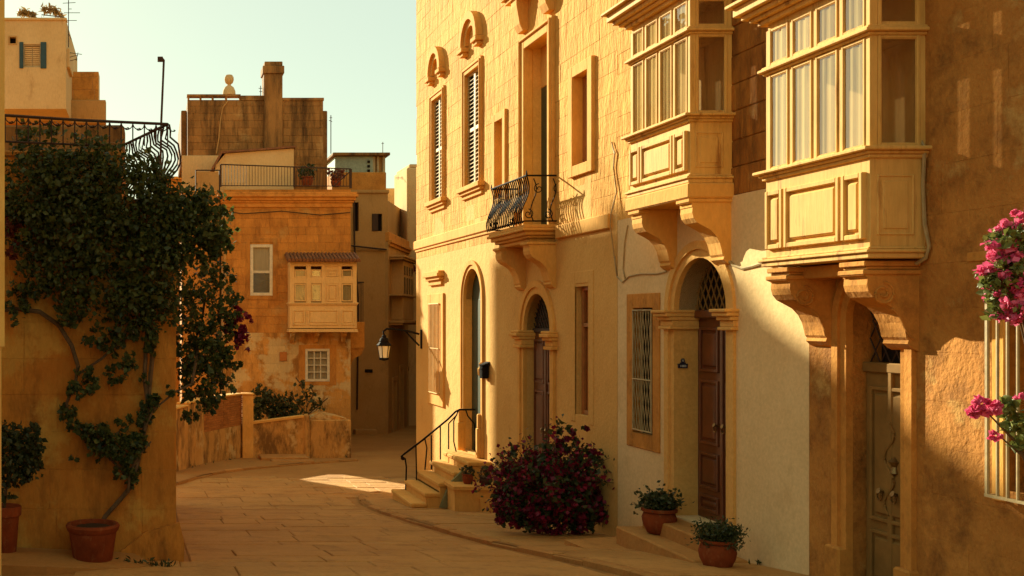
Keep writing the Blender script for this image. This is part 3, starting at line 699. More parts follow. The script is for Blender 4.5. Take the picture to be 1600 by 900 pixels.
# ------------------------------------------------------------------ white-fronted house with the first oriel
HB = thing('oriel_house', 'white limewashed house front with tall brown arched door under a cream oriel', 'house', (7, 14, -3.3))
B0, B1 = 11.60, 16.42
D3 = (13.27, 14.60, -2.62, .80, True); W6 = (15.0, 16.04, -1.84, .38); OB = (13.30, 14.72, 1.75, 4.2)
opsB = [D3, sub(W6, .2), OB]
m = MB(); wall_cells(m, Fr((7.02, 0, 0), (0, 1, 0), (-1, 0, 0)), B0, B1, 1.5, 10.2, opsB, -.45, 0)
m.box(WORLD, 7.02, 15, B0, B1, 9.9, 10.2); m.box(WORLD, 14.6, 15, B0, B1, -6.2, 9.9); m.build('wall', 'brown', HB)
m = MB(); wall_cells(m, FRD(.012), B0, 16.38, -6.2, 1.5, opsB, -.48, 0); m.build('white_wall', 'white', HB, label='smooth white limewashed lower wall')
m = MB(); m.box(FR, B0, B1, -1.4, -1.3, -6, 9.8); m.build('dark_room_backing', 'dark', HB)
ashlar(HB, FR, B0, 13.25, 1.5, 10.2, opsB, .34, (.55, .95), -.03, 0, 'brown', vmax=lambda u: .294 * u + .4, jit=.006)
ashlar(HB, FR, 13.25, B1, 1.5, 10.2, opsB, .31, (.62, 1.05), -.03, 0, 'stone', vmax=lambda u: .294 * u + .4, jit=.003, gap=.0015, c=.0035)
o1 = oriel(HB, FR, 13.18, 14.83, .50, 1.72, 2.50, 3.50, 3.90, 4, 'paint', [(.05, .56), (.04, .62), (.05, .68), (.10, .74), (.04, .80)], 'cream wooden enclosed balcony with four tall lights')
m = MB(); m.box(FR, 13.12, 14.90, -.03, .55, 1.47, 1.66, .02); m.build('oriel_slab', 'trim', HB)
m = MB(); corbel(m, FR, 13.16, 13.46, .52, 1.47, .80); m.build('corbel', 'trim', HB); m = MB(); corbel(m, FR, 14.52, 14.82, .52, 1.47, .80); m.build('corbel', 'trim', HB)
cu, ri, vs, s = arched_surround(HB, D3, .20, 'cream', base=-3.2)
for u0, u1 in ((D3[0] - .24, D3[0] + .03), (D3[1] - .03, D3[1] + .26)):
    v = vs - .26; m = MB()
    for h, p in ((.04, .09), (.08, .06), (.05, .10), (.05, .15), (.04, .18)): m.box(FR, u0 - p * .3, u1 + p * .3, -.3, p + .01, v, v + h, .008); v += h
    m.build('impost', 'cream', HB)
m = MB(); m.box(FR, D3[0] - .3, D3[0], -.299, -.0, D3[2], vs); m.box(FR, D3[1] - .002, D3[1] + .01, -.30, -.0, D3[2], vs); m.build('door_reveal', 'cream', HB)
door(HB, FR, D3[0], D3[1], -2.62, vs - .10, -.30, 'walnut', 2, ((.04, .12), (.15, .33), (.37, .69), (.73, .95)), label='tall brown double door with raised panels')
m = MB(); m.box(FR, D3[0], D3[1], -.34, -.22, vs - .11, vs + .0, .015); m.build('door_transom', 'walnut', HB)
m = MB(); half_disc(m, FR, cu, ri, vs, -.38, -.34); m.build('fanlight', 'dark', HB)
m = MB(); lattice_arch(m, FR, cu, ri, vs, -.28, .14, 1.7, .010); m.tube([FR.p(*((p[0] - cu) * .98 + cu, -.28, p[1])) for p in arch_pts(cu, ri - .02, vs)], .014, 5); m.build('fanlight_grille', 'tanwood', HB)
m = MB(); ring(m, FR, *W6, .21, -.08, .03, .008); w6 = m.build('window', 'ochre', HB, label='ground floor window behind white crossed bars in ochre frame')
m = MB(); m.box(FR, W6[0] + .2, W6[1] - .2, -.16, -.12, W6[2] + .2, W6[3] - .2); m.build('pane', 'dark', w6)
m = MB(); lattice(m, FRD(0), W6[0] + .23, W6[1] - .23, W6[2] + .26, W6[3] - .24, .035, 7, 5.0, .0052)
for v in (W6[2] + .26, (W6[2] + W6[3]) / 2 - .12, W6[3] - .24): m.tube([FR.p(W6[0] + .22, .035, v), FR.p(W6[1] - .22, .035, v)], .013, 5)
for u in (W6[0] + .23, W6[1] - .23): m.tube([FR.p(u, .035, W6[2] + .26), FR.p(u, .035, W6[3] - .24)], .012, 5)
m.build('grille', 'lat', w6)

# ------------------------------------------------------------------ orange house with the big oriel (right, nearest)
HC = thing('orange_house', 'nearest orange rendered house with large cream oriel on scrolled stone brackets', 'house', (7, 9, -2.6))
C0, C1 = 5.2, 11.60
D4 = (10.17, 10.97, -2.75, -.02 + .42, True); CW = (7.6, 8.95, -1.4, .2); OC = (10.0, 11.44, .75, 3.2)
opsC = [D4, CW, OC]
m = MB(); wall_cells(m, Fr((7.02, 0, 0), (0, 1, 0), (-1, 0, 0)), C0, C1, -6.2, 10.2, opsC, -.45, 0)
m.box(WORLD, 7.02, 15, C0, C1, 9.9, 10.2); m.box(WORLD, 14.6, 15, C0, C1, -6.2, 9.9); m.box(WORLD, 7.47, 14.6, C0, C0 + .3, -6.2, 9.9)
m.build('wall', 'orange', HC)
m = MB(); m.box(FR, C0 + .3, C1, -1.4, -1.3, -6, 9.8); m.build('dark_room_backing', 'dark', HC)
ashlar(HC, FR, C0, 11.6, -3.2, 10.2, opsC, .42, (.75, 1.25), -.03, 0, 'orange', vmax=lambda u: .294 * u + .4, jit=.0012, gap=.0008, c=.002)
o2 = oriel(HC, FR, 9.87, 11.55, .50, .62, 1.57, 2.62, 3.06, 4, 'paint', [(.05, .56), (.04, .62), (.05, .68), (.10, .74), (.04, .80)], 'large cream wooden enclosed balcony with peeling paint')
m = MB(); m.box(FR, 10.0, 11.48, -.03, .34, .42, .545, .01); m.build('oriel_slab', 'ochre', HC)
for u in (9.93, 11.14): m = MB(); steps(m, FR, u + .02, u + .36, .462, [(.03, .48), (.05, .51)], base=.49); m.build('corbel_cap', 'ochre', HC)
for u in (9.95, 11.16):
    m = MB(); corbel(m, FR, u, u + .34, .51, .46, .74, .07); cb = m.build('corbel', 'ochre', HC, label='scrolled stone bracket')
    m = MB(); m.tube(spiral(FR, u - .004, .33, .24, .11, 1.7), .014, 5); m.tube([FR.p(u - .004, .25 - .2 * t, .10 - .27 * t + .03 * math.sin(t * 6)) for t in np.linspace(0, 1, 10)], .011, 5); m.build('scroll_relief', 'ochre', cb, smooth=True)
m = MB(); m.box(FR, 11.17, 11.58, -.02, .03, -3.3, .40, .015); m.build('pilaster', 'orange', HC)
cu, ri, vs, s = arched_surround(HC, D4, .17, 'ochre', base=-2.9)
for a, b in ((D4[1], D4[1] + .24), (D4[0] - .22, D4[0])): m = MB(); m.box(FR, a, b, -.02, .10, -3.0, -2.3, .02); m.build('door_plinth', 'ochre', HC)
d4 = door(HC, FR, D4[0], D4[1], -2.75, vs - .50, -.18, 'tanwood', 1, ((.06, .30), (.34, .93)), label='narrow tan panelled door with carved centre')
m = MB(); m.lathe(FR.p(10.5, -.16, -1.42), [(.0, -.1), (.05, -.06), (.03, 0), (.06, .05), (.0, .1)], 8); m.build('knocker', 'brass', d4, smooth=True)
m = MB(); m.tube([FR.p(10.57 + .07 * math.sin(t * 12.6), -.145, -1.9 + .9 * t) for t in np.linspace(0, 1, 30)], .014, 5); m.build('carving', 'tanwood', d4, smooth=True)
m = MB(); m.box(FR, D4[0], D4[1], -.24, -.14, vs - .52, vs - .42, .012); m.build('door_transom', 'tanwood', HC)
m = MB(); m.box(FR, D4[0], D4[1], -.36, -.34, vs - .42, vs); half_disc(m, FR, cu, ri, vs, -.36, -.34); m.build('fanlight', 'dark', HC)
m = MB(); lattice(m, FR, D4[0] + .01, D4[1] - .01, vs - .42, vs, -.22, 5, 1.6, .008); lattice_arch(m, FR, cu, ri, vs, -.22, .16, 1.6, .008); m.build('fanlight_grille', 'rust', HC)
# window cage
m = MB(); m.box(FR, CW[0], CW[1], -.22, -.18, CW[2], CW[3]); cw = m.build('window', 'tanwood', HC, label='ground floor window behind a cage of pale upright bars')
m = MB(); m.box(FR, CW[1] - .02, CW[1] + .12, -.02, .02, CW[2] - .1, CW[3] + .15, .01); m.box(FR, CW[0], CW[1] - .02, -.02, .02, CW[3], CW[3] + .15, .01); m.build('window_frame', 'trim', cw)
for k in range(15):
    u = 9.0 - .105 * k; MB().tube([FR.p(u, .10, -1.45), FR.p(u, .10, .28)], .0125, 6).build('cage_bar', 'lat', cw, smooth=True)
m = MB()
for v in (-1.45, .28): m.box(FR, 7.5, 9.02, .085, .115, v - .012, v + .012); m.box(FR, 8.99, 9.02, -.02, .085, v - .012, v + .012)
m.box(FR, 8.992, 9.018, .088, .112, -1.438, .268)
m.build('cage_frame', 'lat', cw)
m = MB(); m.box(FR, 8.7, 9.35, -.005, .012, .50, .58, .004); m.box(FR, 8.62, 8.98, -.005, .016, .58, .70, .004); m.build('plaster_patch', 'ochre', HC)

# ------------------------------------------------------------------ stone stairs, steps, small things on the right pavement
st = thing('stone_staircase', 'short flight of five worn stone steps with black iron handrail up to green door', 'staircase', (6.1, 23.7, g(23.6)))
X0 = [5.36, 5.64, 5.92, 6.22, 6.52]; zb = -4.3; ztop = [-3.79, -3.58, -3.37, -3.15, -2.94]
for i in range(5):
    x1 = X0[i + 1] if i < 4 else 7.0
    m = MB(); jx = .02 * (i % 2)
    m.box(WORLD, X0[i] - .03, 7.0 if i == 4 else x1 + .02, 22.48 + jx, 24.42, ztop[i] - .09, ztop[i], .02)
    m.box(WORLD, X0[i], 7.0 - .003 * i, 22.5 + jx + .004 * i, 24.40 - .004 * i, zb - .01 * i, ztop[i] - .09, .004)
    m.build('step', 'trim', st)
m = MB(); m.box(WORLD, 5.92, 6.995, 22.56, 24.37, -4.3, -3.55); m.build('stair_core', 'trim', st)
Yr = 24.30
def sp(x, y, Y=Yr): return px(x, y, Y)
hr = MB(); hr.tube([sp(631, 718), sp(627, 713), sp(632, 709), sp(640, 703), sp(660, 688), sp(700, 655), sp(712, 643), sp(718, 640), sp(752, 640)], .022, 8)
hr.tube(spiral(Fr(sp(630, 716), (0, 1, 0), (1, 0, 0)), 0, 0, 0, .05, 1.3, 16), .015, 5)
hr.tube([sp(633, 716), sp(635, 730), sp(634, 766)], .019, 6)
hr = hr.build('handrail', 'iron', st, smooth=True)
for pts in ([(664, 686), (667, 700), (664, 734)], [(674, 680), (674, 734)], [(650, 697), (651, 750)], [(688, 666), (688, 718)], [(701, 662), (701, 702)], [(701, 662), (714, 648)],
            [(716, 642), (709, 658), (709, 690), (713, 707), (722, 714), (734, 713), (742, 703), (743, 680), (741, 662), (731, 650), (728, 641)]):
    MB().tube([sp(*p) for p in pts], .016, 6).build('baluster', 'iron', st, smooth=True)
# planter stone and what leans on it
t = thing('stone_planter', 'rough pale stone trough beside the staircase', 'planter', (6.5, 22.1, g(22) + PV))
m = MB(); z0 = g(22) + PV - .05
m.prism(WORLD, [(6.02, 21.75), (6.85, 21.7), (6.95, 22.3), (6.05, 22.45)], z0, z0 + .50, 'v'); m.build('trough', 'trim', t)
m = MB(); m.prism(WORLD, [(5.98, 21.7), (6.9, 21.66), (6.97, 22.33), (6.0, 22.5)], z0 + .50, z0 + .57, 'v'); m.build('rim', 'trim', t)
m = MB(); cc = Vector((5.99, 22.38, z0 + .03))
m.prism(Fr(cc, (1, 0, 0), (0, 1, 0)), [(-.1, 0), (.25, 0), (.55, .62), (.38, .78), (.1, .5)], 0, .08, 'w')
tag(m.build('sack', 'sack', None), 'olive green slab leaning between staircase and trough', 'slab')
def pot_prof(r, h): return [(r * .62, 0), (r * .70, h * .04), (r * .92, h * .35), (r, h * .62), (r * .90, h * .80), (r * .86, h * .84), (r * 1.02, h * .88), (r * 1.04, h * .97), (r * .98, h), (r * .88, h), (r * .84, h * .86), (.01, h * .86)]
def potted(name, label, loc, r, h, mk, mat='terra', prof=None):
    t = thing(name, label, 'potted plant', loc); L = Vector(loc)
    m = MB(); m.lathe(L, prof or pot_prof(r, h), 28); m.build('pot', mat, t, smooth=True)
    m = MB(); m.lathe(L + Vector((0, 0, h * .8)), [(r * .84, 0), (r * .84, h * .08)], 16); m.build('soil', 'soil', t)
    mk(t, L + Vector((0, 0, h * .9))); return t
def bushy(sz, n, mat='leafd', leaf=.055, sq=(1, 1, .75), up=.6):
    def f(t, L):
        c = L + Vector((0, 0, sz * up)); pts = clump(c, sz, n, sq, 7); leaves('foliage', pts, leaf, mat, t, droop=-.2)
        m = MB()
        for k in range(9):
            a = RNG.uniform(0, 6.28); q = c + Vector((math.cos(a) * sz * .8, math.sin(a) * sz * .8, RNG.uniform(-.1, .7) * sz)); m.tube([L - Vector((0, 0, .04)), L.lerp(q, .5) + Vector((0, 0, .06)), q], [.008, .006, .003], 4)
        m.build('stems', 'bark', t)
    return f
def scruffy(t, L):
    bushy(.19, 600, 'leafd', .045)(t, L)
    sl, _, sc = sprays(L, 34, .36, .45, 1.1, 1, 24, 0, .25); leaves('shoot_leaves', sl, .055, 'leafd', t)
    m = MB()
    for c in sc: m.tube([tuple(p) for p in c[::2]], [.006, .005, .004, .003, .002], 4)
    m.build('shoots', 'bark', t)
def spiky(t, L):
    sl, _, sc = sprays(L - Vector((0, 0, .03)), 80, .34, .42, 1, 1, 26, 0, .3); leaves('foliage', sl, .045, 'leafd', t, aspect=.4)
    m = MB()
    for c in sc: m.tube([tuple(p) for p in c[::2]], [.006, .005, .004, .003, .002], 4)
    m.build('stems', 'leafd', t)
pr = lambda r, h: [(r * .72, 0), (r * .80, h * .05), (r * .74, h * .12), (r * .93, h * .36), (r, h * .58), (r * .9, h * .80), (r * .82, h * .86), (r * .98, h * .92), (r * .99, h), (r * .86, h), (r * .82, h * .88), (.01, h * .86)]
p1 = px(1030, 833, 14.35); potted('potted_shrub', 'round terracotta pot of bushy greenery standing on the upper door step', tuple(p1), .215, .33, scruffy)
p2 = px(1121, 889, 12.42); potted('potted_shrub', 'glazed round terracotta pot of spiky greenery at foot of the white wall', tuple(p2), .20, .34, spiky, prof=pr(.20, .34))
potted('small_potted_plant', 'tiny terracotta pot with sprigs standing on the stone trough', (6.38, 22.1, z0 + .57), .11, .2, bushy(.14, 160, 'leafd', .05))
potted('small_potted_plant', 'small dark pot with dry sprigs at right end of the stone trough', (6.72, 22.0, z0 + .57), .13, .16, bushy(.16, 160, 'dry', .05), 'rust')
for i, (x, y, s, lab) in enumerate(((715, 782, .16, 'grey rubble stone wedged against the trough'), (770, 800, .26, 'broken pale stone block in front of the red bush'), (795, 815, .22, 'low rough stone lying under the red bush'))):
    b = gp(x, y, PV); m = MB(); bm_ = [(RNG.uniform(.7, 1) * s * math.cos(a), RNG.uniform(.7, 1) * s * .7 * math.sin(a)) for a in np.linspace(0, 6.28, 8)[:-1]]
    Fb = Fr(b + Vector((0, .2, 0)), (1, 0, 0), (0, 1, 0)); m.prism(Fb, bm_, -.03, s * .9, 'v'); tag(m.build('rubble_stone', 'trim', None), lab, 'stone')
# door steps under the brown door
t = thing('door_steps', 'three stone door steps below the tall brown door', 'steps', (6.8, 13.9, -3.0))
m = MB(); m.box(WORLD, 6.62, 7.25, 13.15, 14.75, -3.2, -2.64, .02); m.build('step', 'kerb', t)
m = MB(); m.box(WORLD, 6.33, 6.98, 12.75, 14.9, -3.3, -2.82, .02); m.build('step', 'kerb', t)
m = MB(); m.prism(WORLD, [(5.72, 15.15), (6.95, 15.5), (6.95, 12.7), (6.0, 12.7)], -3.5, -3.06, 'v'); m.build('step', 'kerb', t)
# letterbox, number plate, cables
t = thing('wall_letterbox', 'small black iron box on a stone bracket between the two arched doors', 'letterbox', tuple(FR.p(22.95, 0, -.9)))
m = MB(); m.box(FR, 22.66, 22.88, .02, .15, -1.22, -.95, .015); m.prism(FR, [(.0, -.95), (.17, -.95), (.0, -.87)], 22.64, 22.90); m.box(FR, 22.70, 22.84, .15, .16, -1.04, -1.01); m.build('box', 'iron', t)
m = MB(); m.lathe(FR.p(23.0, .07, -1.2), [(.03, 0), (.08, .05), (.09, .16), (.04, .22), (.06, .28), (.01, .31)], 10); m.build('bracket', 'trim', t)
t = thing('house_number_plate', 'small dark blue crested number plate on cream door jamb', 'number plate', tuple(FR.p(14.7, 0, -.6)))
Fp = Fr((6.98, 14.603, 0), (1, 0, 0), (0, -1, 0)); Fp = Fr((7.095, 14.59, -.60), (1, 0, 0), (0, -1, 0))
m = MB(); pl = [(-.062, -.045), (.062, -.045), (.066, .015), (.04, .012), (.034, .03), (.018, .03), (.026, .055), (.012, .085), (-.012, .085), (-.026, .055), (-.018, .03), (-.034, .03), (-.04, .012), (-.066, .015)]
m.prism(Fp, pl, -.01, .012, 'w'); m.build('plate', 'plate', t)
m = MB()
for k, du in enumerate((-.034, -.014, .006, .026)):
    if k == 0: m.box(Fp, du, du + .006, .012, .0145, -.03, -.004)
    else: ring(m, Fp, du - .002, du + .014, -.03, -.004, .004, .012, .0145, 0)
ring(m, Fp, -.01, .01, .045, .068, .004, .012, .0145, 0)
m.build('digits', 'platew', t)
def cable(pts, lab, r=.012):
    m = MB(); m.tube([FR.p(wy(x), w, (500 - y) / (x - 240) * 7) for x, y, w in pts], r, 5); tag(m.build('wall_cable', 'cable', None, smooth=True), lab, 'cable')
cable([(958, 222, .02), (963, 240, .025), (961, 262, .02), (966, 300, .025), (964, 335, .09), (963, 352, .09), (962, 400, .02), (966, 432, .02), (975, 441, .02), (985, 432, .02), (1003, 428, .02), (1030, 428, .02), (1044, 424, .02)], 'thin cable looping down the wall between the balcony and first oriel')
cable([(983, 352, .02), (978, 380, .02), (976, 420, .02), (979, 436, .02)], 'short cable hanging on the white wall edge')
cable([(1138, 402, .03), (1150, 415, .03), (1163, 420, .02), (1180, 416, .02), (1196, 411, .03), (1212, 416, .03)], 'sagging cables between the two oriels', .018)
cable([(1442, 212, .03), (1450, 232, .03), (1447, 290, .03), (1450, 350, .03), (1457, 385, .03), (1452, 403, .03), (1440, 412, .05)], 'pale cable down the wall beside the large oriel', .016)
# street lantern on its arm
t = thing('wall_lantern', 'black street lantern with frosted glass hanging on an arm at the alley corner', 'street lamp', tuple(px(600, 540, 28.4)))
LY = 28.4; L0 = px(600, 562, LY)
m = MB(); m.tube([px(655, 522, LY), px(640, 518, LY), px(615, 514, LY), px(604, 514, LY), px(599, 518, LY), px(600, 524, LY)], .028, 6); m.tube([px(655, 540, LY), px(646, 531, LY), px(634, 518, LY)], .022, 6); m.box(FR, LY - .06, LY + .06, -.03, .03, -.75, -.25, .01); m.build('arm', 'iron', t, smooth=True)
m = MB(); m.lathe(L0, [(.115, .05), (.165, .36)], 6); m.build('lamp_glass', 'milk', t)
m = MB(); m.lathe(L0, [(.02, -.03), (.125, .0), (.125, .05), (.03, .052)], 6); m.lathe(L0, [(.18, .36), (.20, .38), (.12, .47), (.13, .49), (.10, .56), (.06, .58), (.06, .62), (.015, .66), (.012, .72)], 10)
for k in range(6):
    a = k * math.pi / 3; m.tube([L0 + Vector((.117 * math.cos(a), .117 * math.sin(a), .05)), L0 + Vector((.168 * math.cos(a), .168 * math.sin(a), .36))], .010, 4)
m.build('lamp_frame', 'iron', t)

# ------------------------------------------------------------------ plants on the right
def flowering(name, lab, cat, base, blobs, nl, nf, lm, fm, ls, fs):
    t = thing(name, lab, cat, tuple(base))
    L = np.concatenate([clump(c, r, int(nl * w), sq, 8) for c, r, sq, w in blobs]); leaves('foliage', L, ls, lm, t)
    Fl = np.concatenate([clump(c, r * 1.08, int(nf * w), sq, 34) for c, r, sq, w in blobs]); leaves('blossoms', Fl, fs, fm, t, aspect=.9, droop=0)
    return t
bb = gp(855, 838, PV)
BY = 16.95
b = flowering('bougainvillea_bush', 'dense wine red bougainvillea bush against the cream wall', 'bush', bb,
    [(px(826, 770, BY), .34, (1, .8, 1), .8), (px(888, 772, BY), .34, (.9, .8, 1.1), .8), (px(855, 800, BY), .42, (1.45, .8, .75), 1.3), (px(908, 808, BY), .26, (.9, .8, 1), .5), (px(858, 722, BY), .22, (1, .8, 1.3), .4), (px(800, 806, BY), .2, (1.3, .8, .8), .35), (px(915, 720, BY), .24, (1, .8, .8), .25), (px(882, 685, BY), .2, (.7, .7, 1), .12), (px(930, 750, BY), .16, (1, .7, 1), .1), (px(800, 705, BY), .10, (.7, .7, 1.2), .05), (px(893, 690, BY), .12, (1.3, .7, .8), .05), (px(915, 668, BY), .07, (1, .7, 1), .02)],
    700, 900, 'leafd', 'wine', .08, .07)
for bx, by, n, rc in ((858, 818, 70, 1.45), (835, 820, 45, 1.05), (888, 820, 45, 1.1), (805, 822, 26, .7), (925, 822, 14, .6)):
    sl, stp, sc = sprays(px(bx, by, BY), n, rc, .30, .62, .45, 34, 46)
    leaves('shoot_leaves', sl, .085, 'leafd', b); leaves('shoot_blossoms', stp, .068, 'wine', b, aspect=.9, droop=0)
    m = MB()
    for c in sc: m.tube([tuple(p) for p in c[::2]], [.012, .010, .008, .006, .003], 4)
    m.build('shoots', 'walnut', b)
m = MB()
for x, y in ((870, 800), (850, 800)): m.tube([bb + Vector((0, .4, 0)), (bb + Vector((0, .4, 0))).lerp(px(x, y, BY), .5) + Vector((0, .1, .1)), px(x, y, BY)], [.03, .018, .005], 5)
m.build('stems', 'walnut', b)
sl, stp, sc = sprays(px(862, 790, BY), 26, 1.55, .35, .9, .4, 22, 16, .45)
leaves('long_shoot_leaves', sl, .07, 'leafd', b); leaves('long_shoot_blossoms', stp, .062, 'wine', b, aspect=.9, droop=0)
m = MB()
for c in sc: m.tube([tuple(p) for p in c[::2]], [.012, .010, .008, .006, .003], 4)
m.build('long_shoots', 'bark', b)
PY = 8.35
b = flowering('bougainvillea', 'sunlit hot pink bougainvillea sprays reaching over the barred window', 'flowering plant', px(1640, 800, PY),
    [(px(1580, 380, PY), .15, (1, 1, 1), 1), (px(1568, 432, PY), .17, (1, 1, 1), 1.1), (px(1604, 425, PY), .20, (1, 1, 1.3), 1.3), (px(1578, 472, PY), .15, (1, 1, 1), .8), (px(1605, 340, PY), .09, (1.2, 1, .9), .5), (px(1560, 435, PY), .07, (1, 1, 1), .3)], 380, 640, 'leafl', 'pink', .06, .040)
Fl = np.concatenate([clump(px(x, y, PY), r, n, (1, 1, 1), 12) for x, y, r, n in ((1530, 635, .085, 260), (1553, 640, .06, 130), (1520, 640, .05, 80), (1556, 682, .04, 70), (1592, 625, .05, 40))]); leaves('lower_blossoms', Fl, .042, 'pink', b, aspect=.9, droop=0)
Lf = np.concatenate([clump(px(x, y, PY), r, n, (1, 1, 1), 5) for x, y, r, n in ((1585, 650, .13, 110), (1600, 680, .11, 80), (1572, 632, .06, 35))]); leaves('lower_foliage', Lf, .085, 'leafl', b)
m = MB(); q = px(1640, 800, PY)
for x, y in ((1535, 637), (1560, 680), (1585, 640), (1590, 490), (1575, 400), (1605, 340)): m.tube([q, q.lerp(px(x, y, PY), .55) + Vector((.04, 0, .08)), px(x, y, PY)], [.018, .012, .004], 5)
m.build('stems', 'bark', b)

# ------------------------------------------------------------------ creeper-covered terrace on the left
HT = thing('terrace_house', 'shaded amber rendered terrace wall under dark creeper on the left', 'house', (-2, 16, -3.2))
TX, TY = .28, 13.5
m = MB(); m.box(WORLD, -7, -.40, TY, TY + 10.5, -5, 2.02, .02); m.box(WORLD, -.40, TX, TY, TY + 10.5, -5, 1.5, .02); m.build('wall', 'creep', HT)
FT_ = Fr((0, TY, 0), (1, 0, 0), (0, -1, 0))
ashlar(HT, FT_, -2.4, TX, -3.3, 2.02, [(-.40, 2, 1.5, 3)], .47, (.7, 1.2), -.02, .022, 'creep', jit=.002, gap=.0012, c=.004)
m = MB(); m.prism(FT_, [(-.5, -3.4), (TX + .09, -3.4), (TX + .10, -2.75), (TX + .04, -2.5), (-.1, -2.62), (-.4, -2.85)], .0, .09, 'w'); m.build('plinth', 'creep', HT)
m = MB(); m.box(WORLD, -7, -.38, TY - .04, TY + .4, 2.02, 2.10, .02); m.build('coping', 'ochre', HT)
m = MB(); m.box(WORLD, -7, -.42, 15.6, 16.2, 2.0, 2.80, .03); m.box(WORLD, -.62, -.40, 14.4, 14.7, 2.0, 2.36, .02); m.build('parapet', 'grey', HT)
m = MB()
C = px(262, 194, 13.5); Lf_ = px(4, 180, 13.0); Pf = px(190, 228, 15.2)
m.tube([Lf_, px(130, 188, 13.25), C], .018, 6); m.tube([px(4, 221, 13.0), px(190, 229, 13.4)], .013, 6); m.tube([C, Pf], .018, 6); m.build('rail', 'rust', HT, smooth=True)
for k in range(15):
    x = 8 + (254) * k / 14; a = px(x, 180 + 14 * k / 14, 13.0 + .5 * k / 14); b = px(x, 222 + 7 * k / 14, 13.0 + .5 * k / 14)
    m = MB(); m.tube([a, b], .009, 5)
    for s in (-1, 1):
        m.tube([a + Vector((s * (.05 - .045 * math.cos(q)), 0, -.03 - .05 * q / 3 - .03 * math.sin(q))) for q in np.linspace(0, 4.2, 9)], .007, 4)
    m.build('baluster', 'rust', HT)
for k in range(16):
    t_ = k / 15; a = C.lerp(Pf, t_); out = Vector((.93, .33, 0))
    MB().tube([a + out * (.02 + .16 * math.sin(math.pi * min(1, 1.1 * q)) ** 1.4 * (q > .3) + .02 * math.sin(q * 12 + k)) + Vector((0, 0, -.80 * q)) for q in np.linspace(0, 1, 11)], .013, 5).build('side_baluster', 'rust', HT, smooth=True)
# creeper
CR = thing('creeper', 'huge dark leafy creeper spilling over the terrace wall', 'climbing plant', tuple(px(145, 830, 13.2)))
blobs = []
def cb(x, y, r, n, Y=13.25, sq=(1, .5, 1)): blobs.append(clump(px(x, y, Y), r * Y / F, int(n * 1.3), sq, 9) + RNG.normal(scale=.03, size=(1, 3)))
for x, y, r, n in ((60, 300, 75, 1100), (45, 350, 60, 700), (130, 290, 80, 1200), (120, 360, 80, 1200), (200, 320, 80, 1200), (180, 400, 85, 1300), (250, 350, 70, 1000), (240, 420, 70, 1000), (290, 330, 55, 700), (300, 380, 55, 700), (320, 350, 45, 500), (338, 372, 30, 260), (110, 430, 55, 600), (70, 420, 40, 320), (40, 460, 30, 160), (110, 480, 32, 240), (200, 470, 50, 600), (250, 470, 40, 350), (60, 240, 45, 350), (140, 245, 40, 260), (230, 275, 40, 260), (355, 352, 12, 40), (366, 358, 8, 18), (335, 330, 18, 60), (330, 400, 22, 120)): cb(x, y, r, n)
for x, y, r, n in ((300, 440, 42, 420), (310, 490, 45, 500), (300, 540, 42, 460), (320, 560, 40, 420), (315, 600, 38, 360), (305, 630, 28, 160), (345, 530, 35, 330), (350, 480, 30, 200), (340, 580, 28, 200), (345, 430, 28, 160), (360, 560, 15, 60), (325, 640, 18, 60), (298, 650, 16, 40), (352, 610, 14, 40), (340, 632, 10, 20)): cb(x, y, r, n, 14.2, (1, .9, 1))
for x, y, r, n in ((195, 520, 22, 180), (200, 560, 17, 90), (232, 520, 18, 90), (235, 560, 14, 60), (150, 520, 20, 110), (165, 545, 18, 100), (140, 595, 24, 200), (120, 610, 16, 90), (175, 580, 18, 110), (107, 640, 14, 120), (110, 665, 12, 60), (135, 680, 18, 160), (160, 690, 28, 330), (190, 705, 26, 300), (205, 735, 18, 150), (215, 690, 20, 170), (225, 660, 18, 140), (228, 630, 14, 90), (250, 625, 12, 70), (270, 615, 10, 50), (212, 760, 10, 40), (190, 655, 14, 60), (185, 740, 12, 40), (130, 720, 10, 15), (25, 470, 22, 90), (20, 500, 14, 40), (225, 700, 12, 50), (225, 590, 9, 30)): cb(x, y, r, n, 13.30, (1, .45, 1))
allp = np.concatenate(blobs); allp = allp[RNG.permutation(len(allp))]; k = len(allp)
leaves('foliage', allp[:int(k * .75)], .058, 'leaf', CR); leaves('large_leaves', allp[int(k * .75):], .078, 'leaf', CR, aspect=.8); leaves('withered_leaves', allp[-220:], .07, 'dry', CR)
blobs = []
for x, y, r, n in ((372, 520, 24, 150), (365, 490, 20, 90), (378, 500, 16, 70), (380, 545, 14, 40)): cb(x, y, r, n, 14.3, (1, .8, 1))
leaves('red_blossoms', np.concatenate(blobs), .07, 'wine', CR)
blobs = []
for x, y, r, n in ((18, 350, 18, 110), (14, 300, 14, 70), (40, 320, 10, 20), (20, 390, 16, 50)): cb(x, y, r, n, 13.2, (1, .4, 1))
leaves('red_leaves', np.concatenate(blobs), .07, 'redleaf', CR)
m = MB(); P_ = lambda L, Y=13.36: [px(x, y, Y) for x, y in L]
m.tube(P_([(148, 835), (165, 806), (190, 778), (205, 760), (213, 730), (222, 690), (232, 640), (226, 590), (228, 540), (232, 500), (225, 460)]), [.03, .03, .03, .03, .032, .03, .03, .028, .028, .025, .02], 7)
m.tube(P_([(200, 770), (204, 735), (216, 712), (222, 690)], 13.30), [.02, .018, .016, .012], 6)
m.tube(P_([(216, 712), (228, 700), (236, 690)], 13.30), .012, 5)
m.tube(P_([(0, 484), (30, 483), (62, 487), (92, 508), (112, 540), (122, 572), (118, 596), (104, 630), (108, 662), (135, 690), (170, 715), (200, 745)]), [.03, .03, .03, .03, .028, .026, .024, .02, .02, .018, .016, .012], 6)
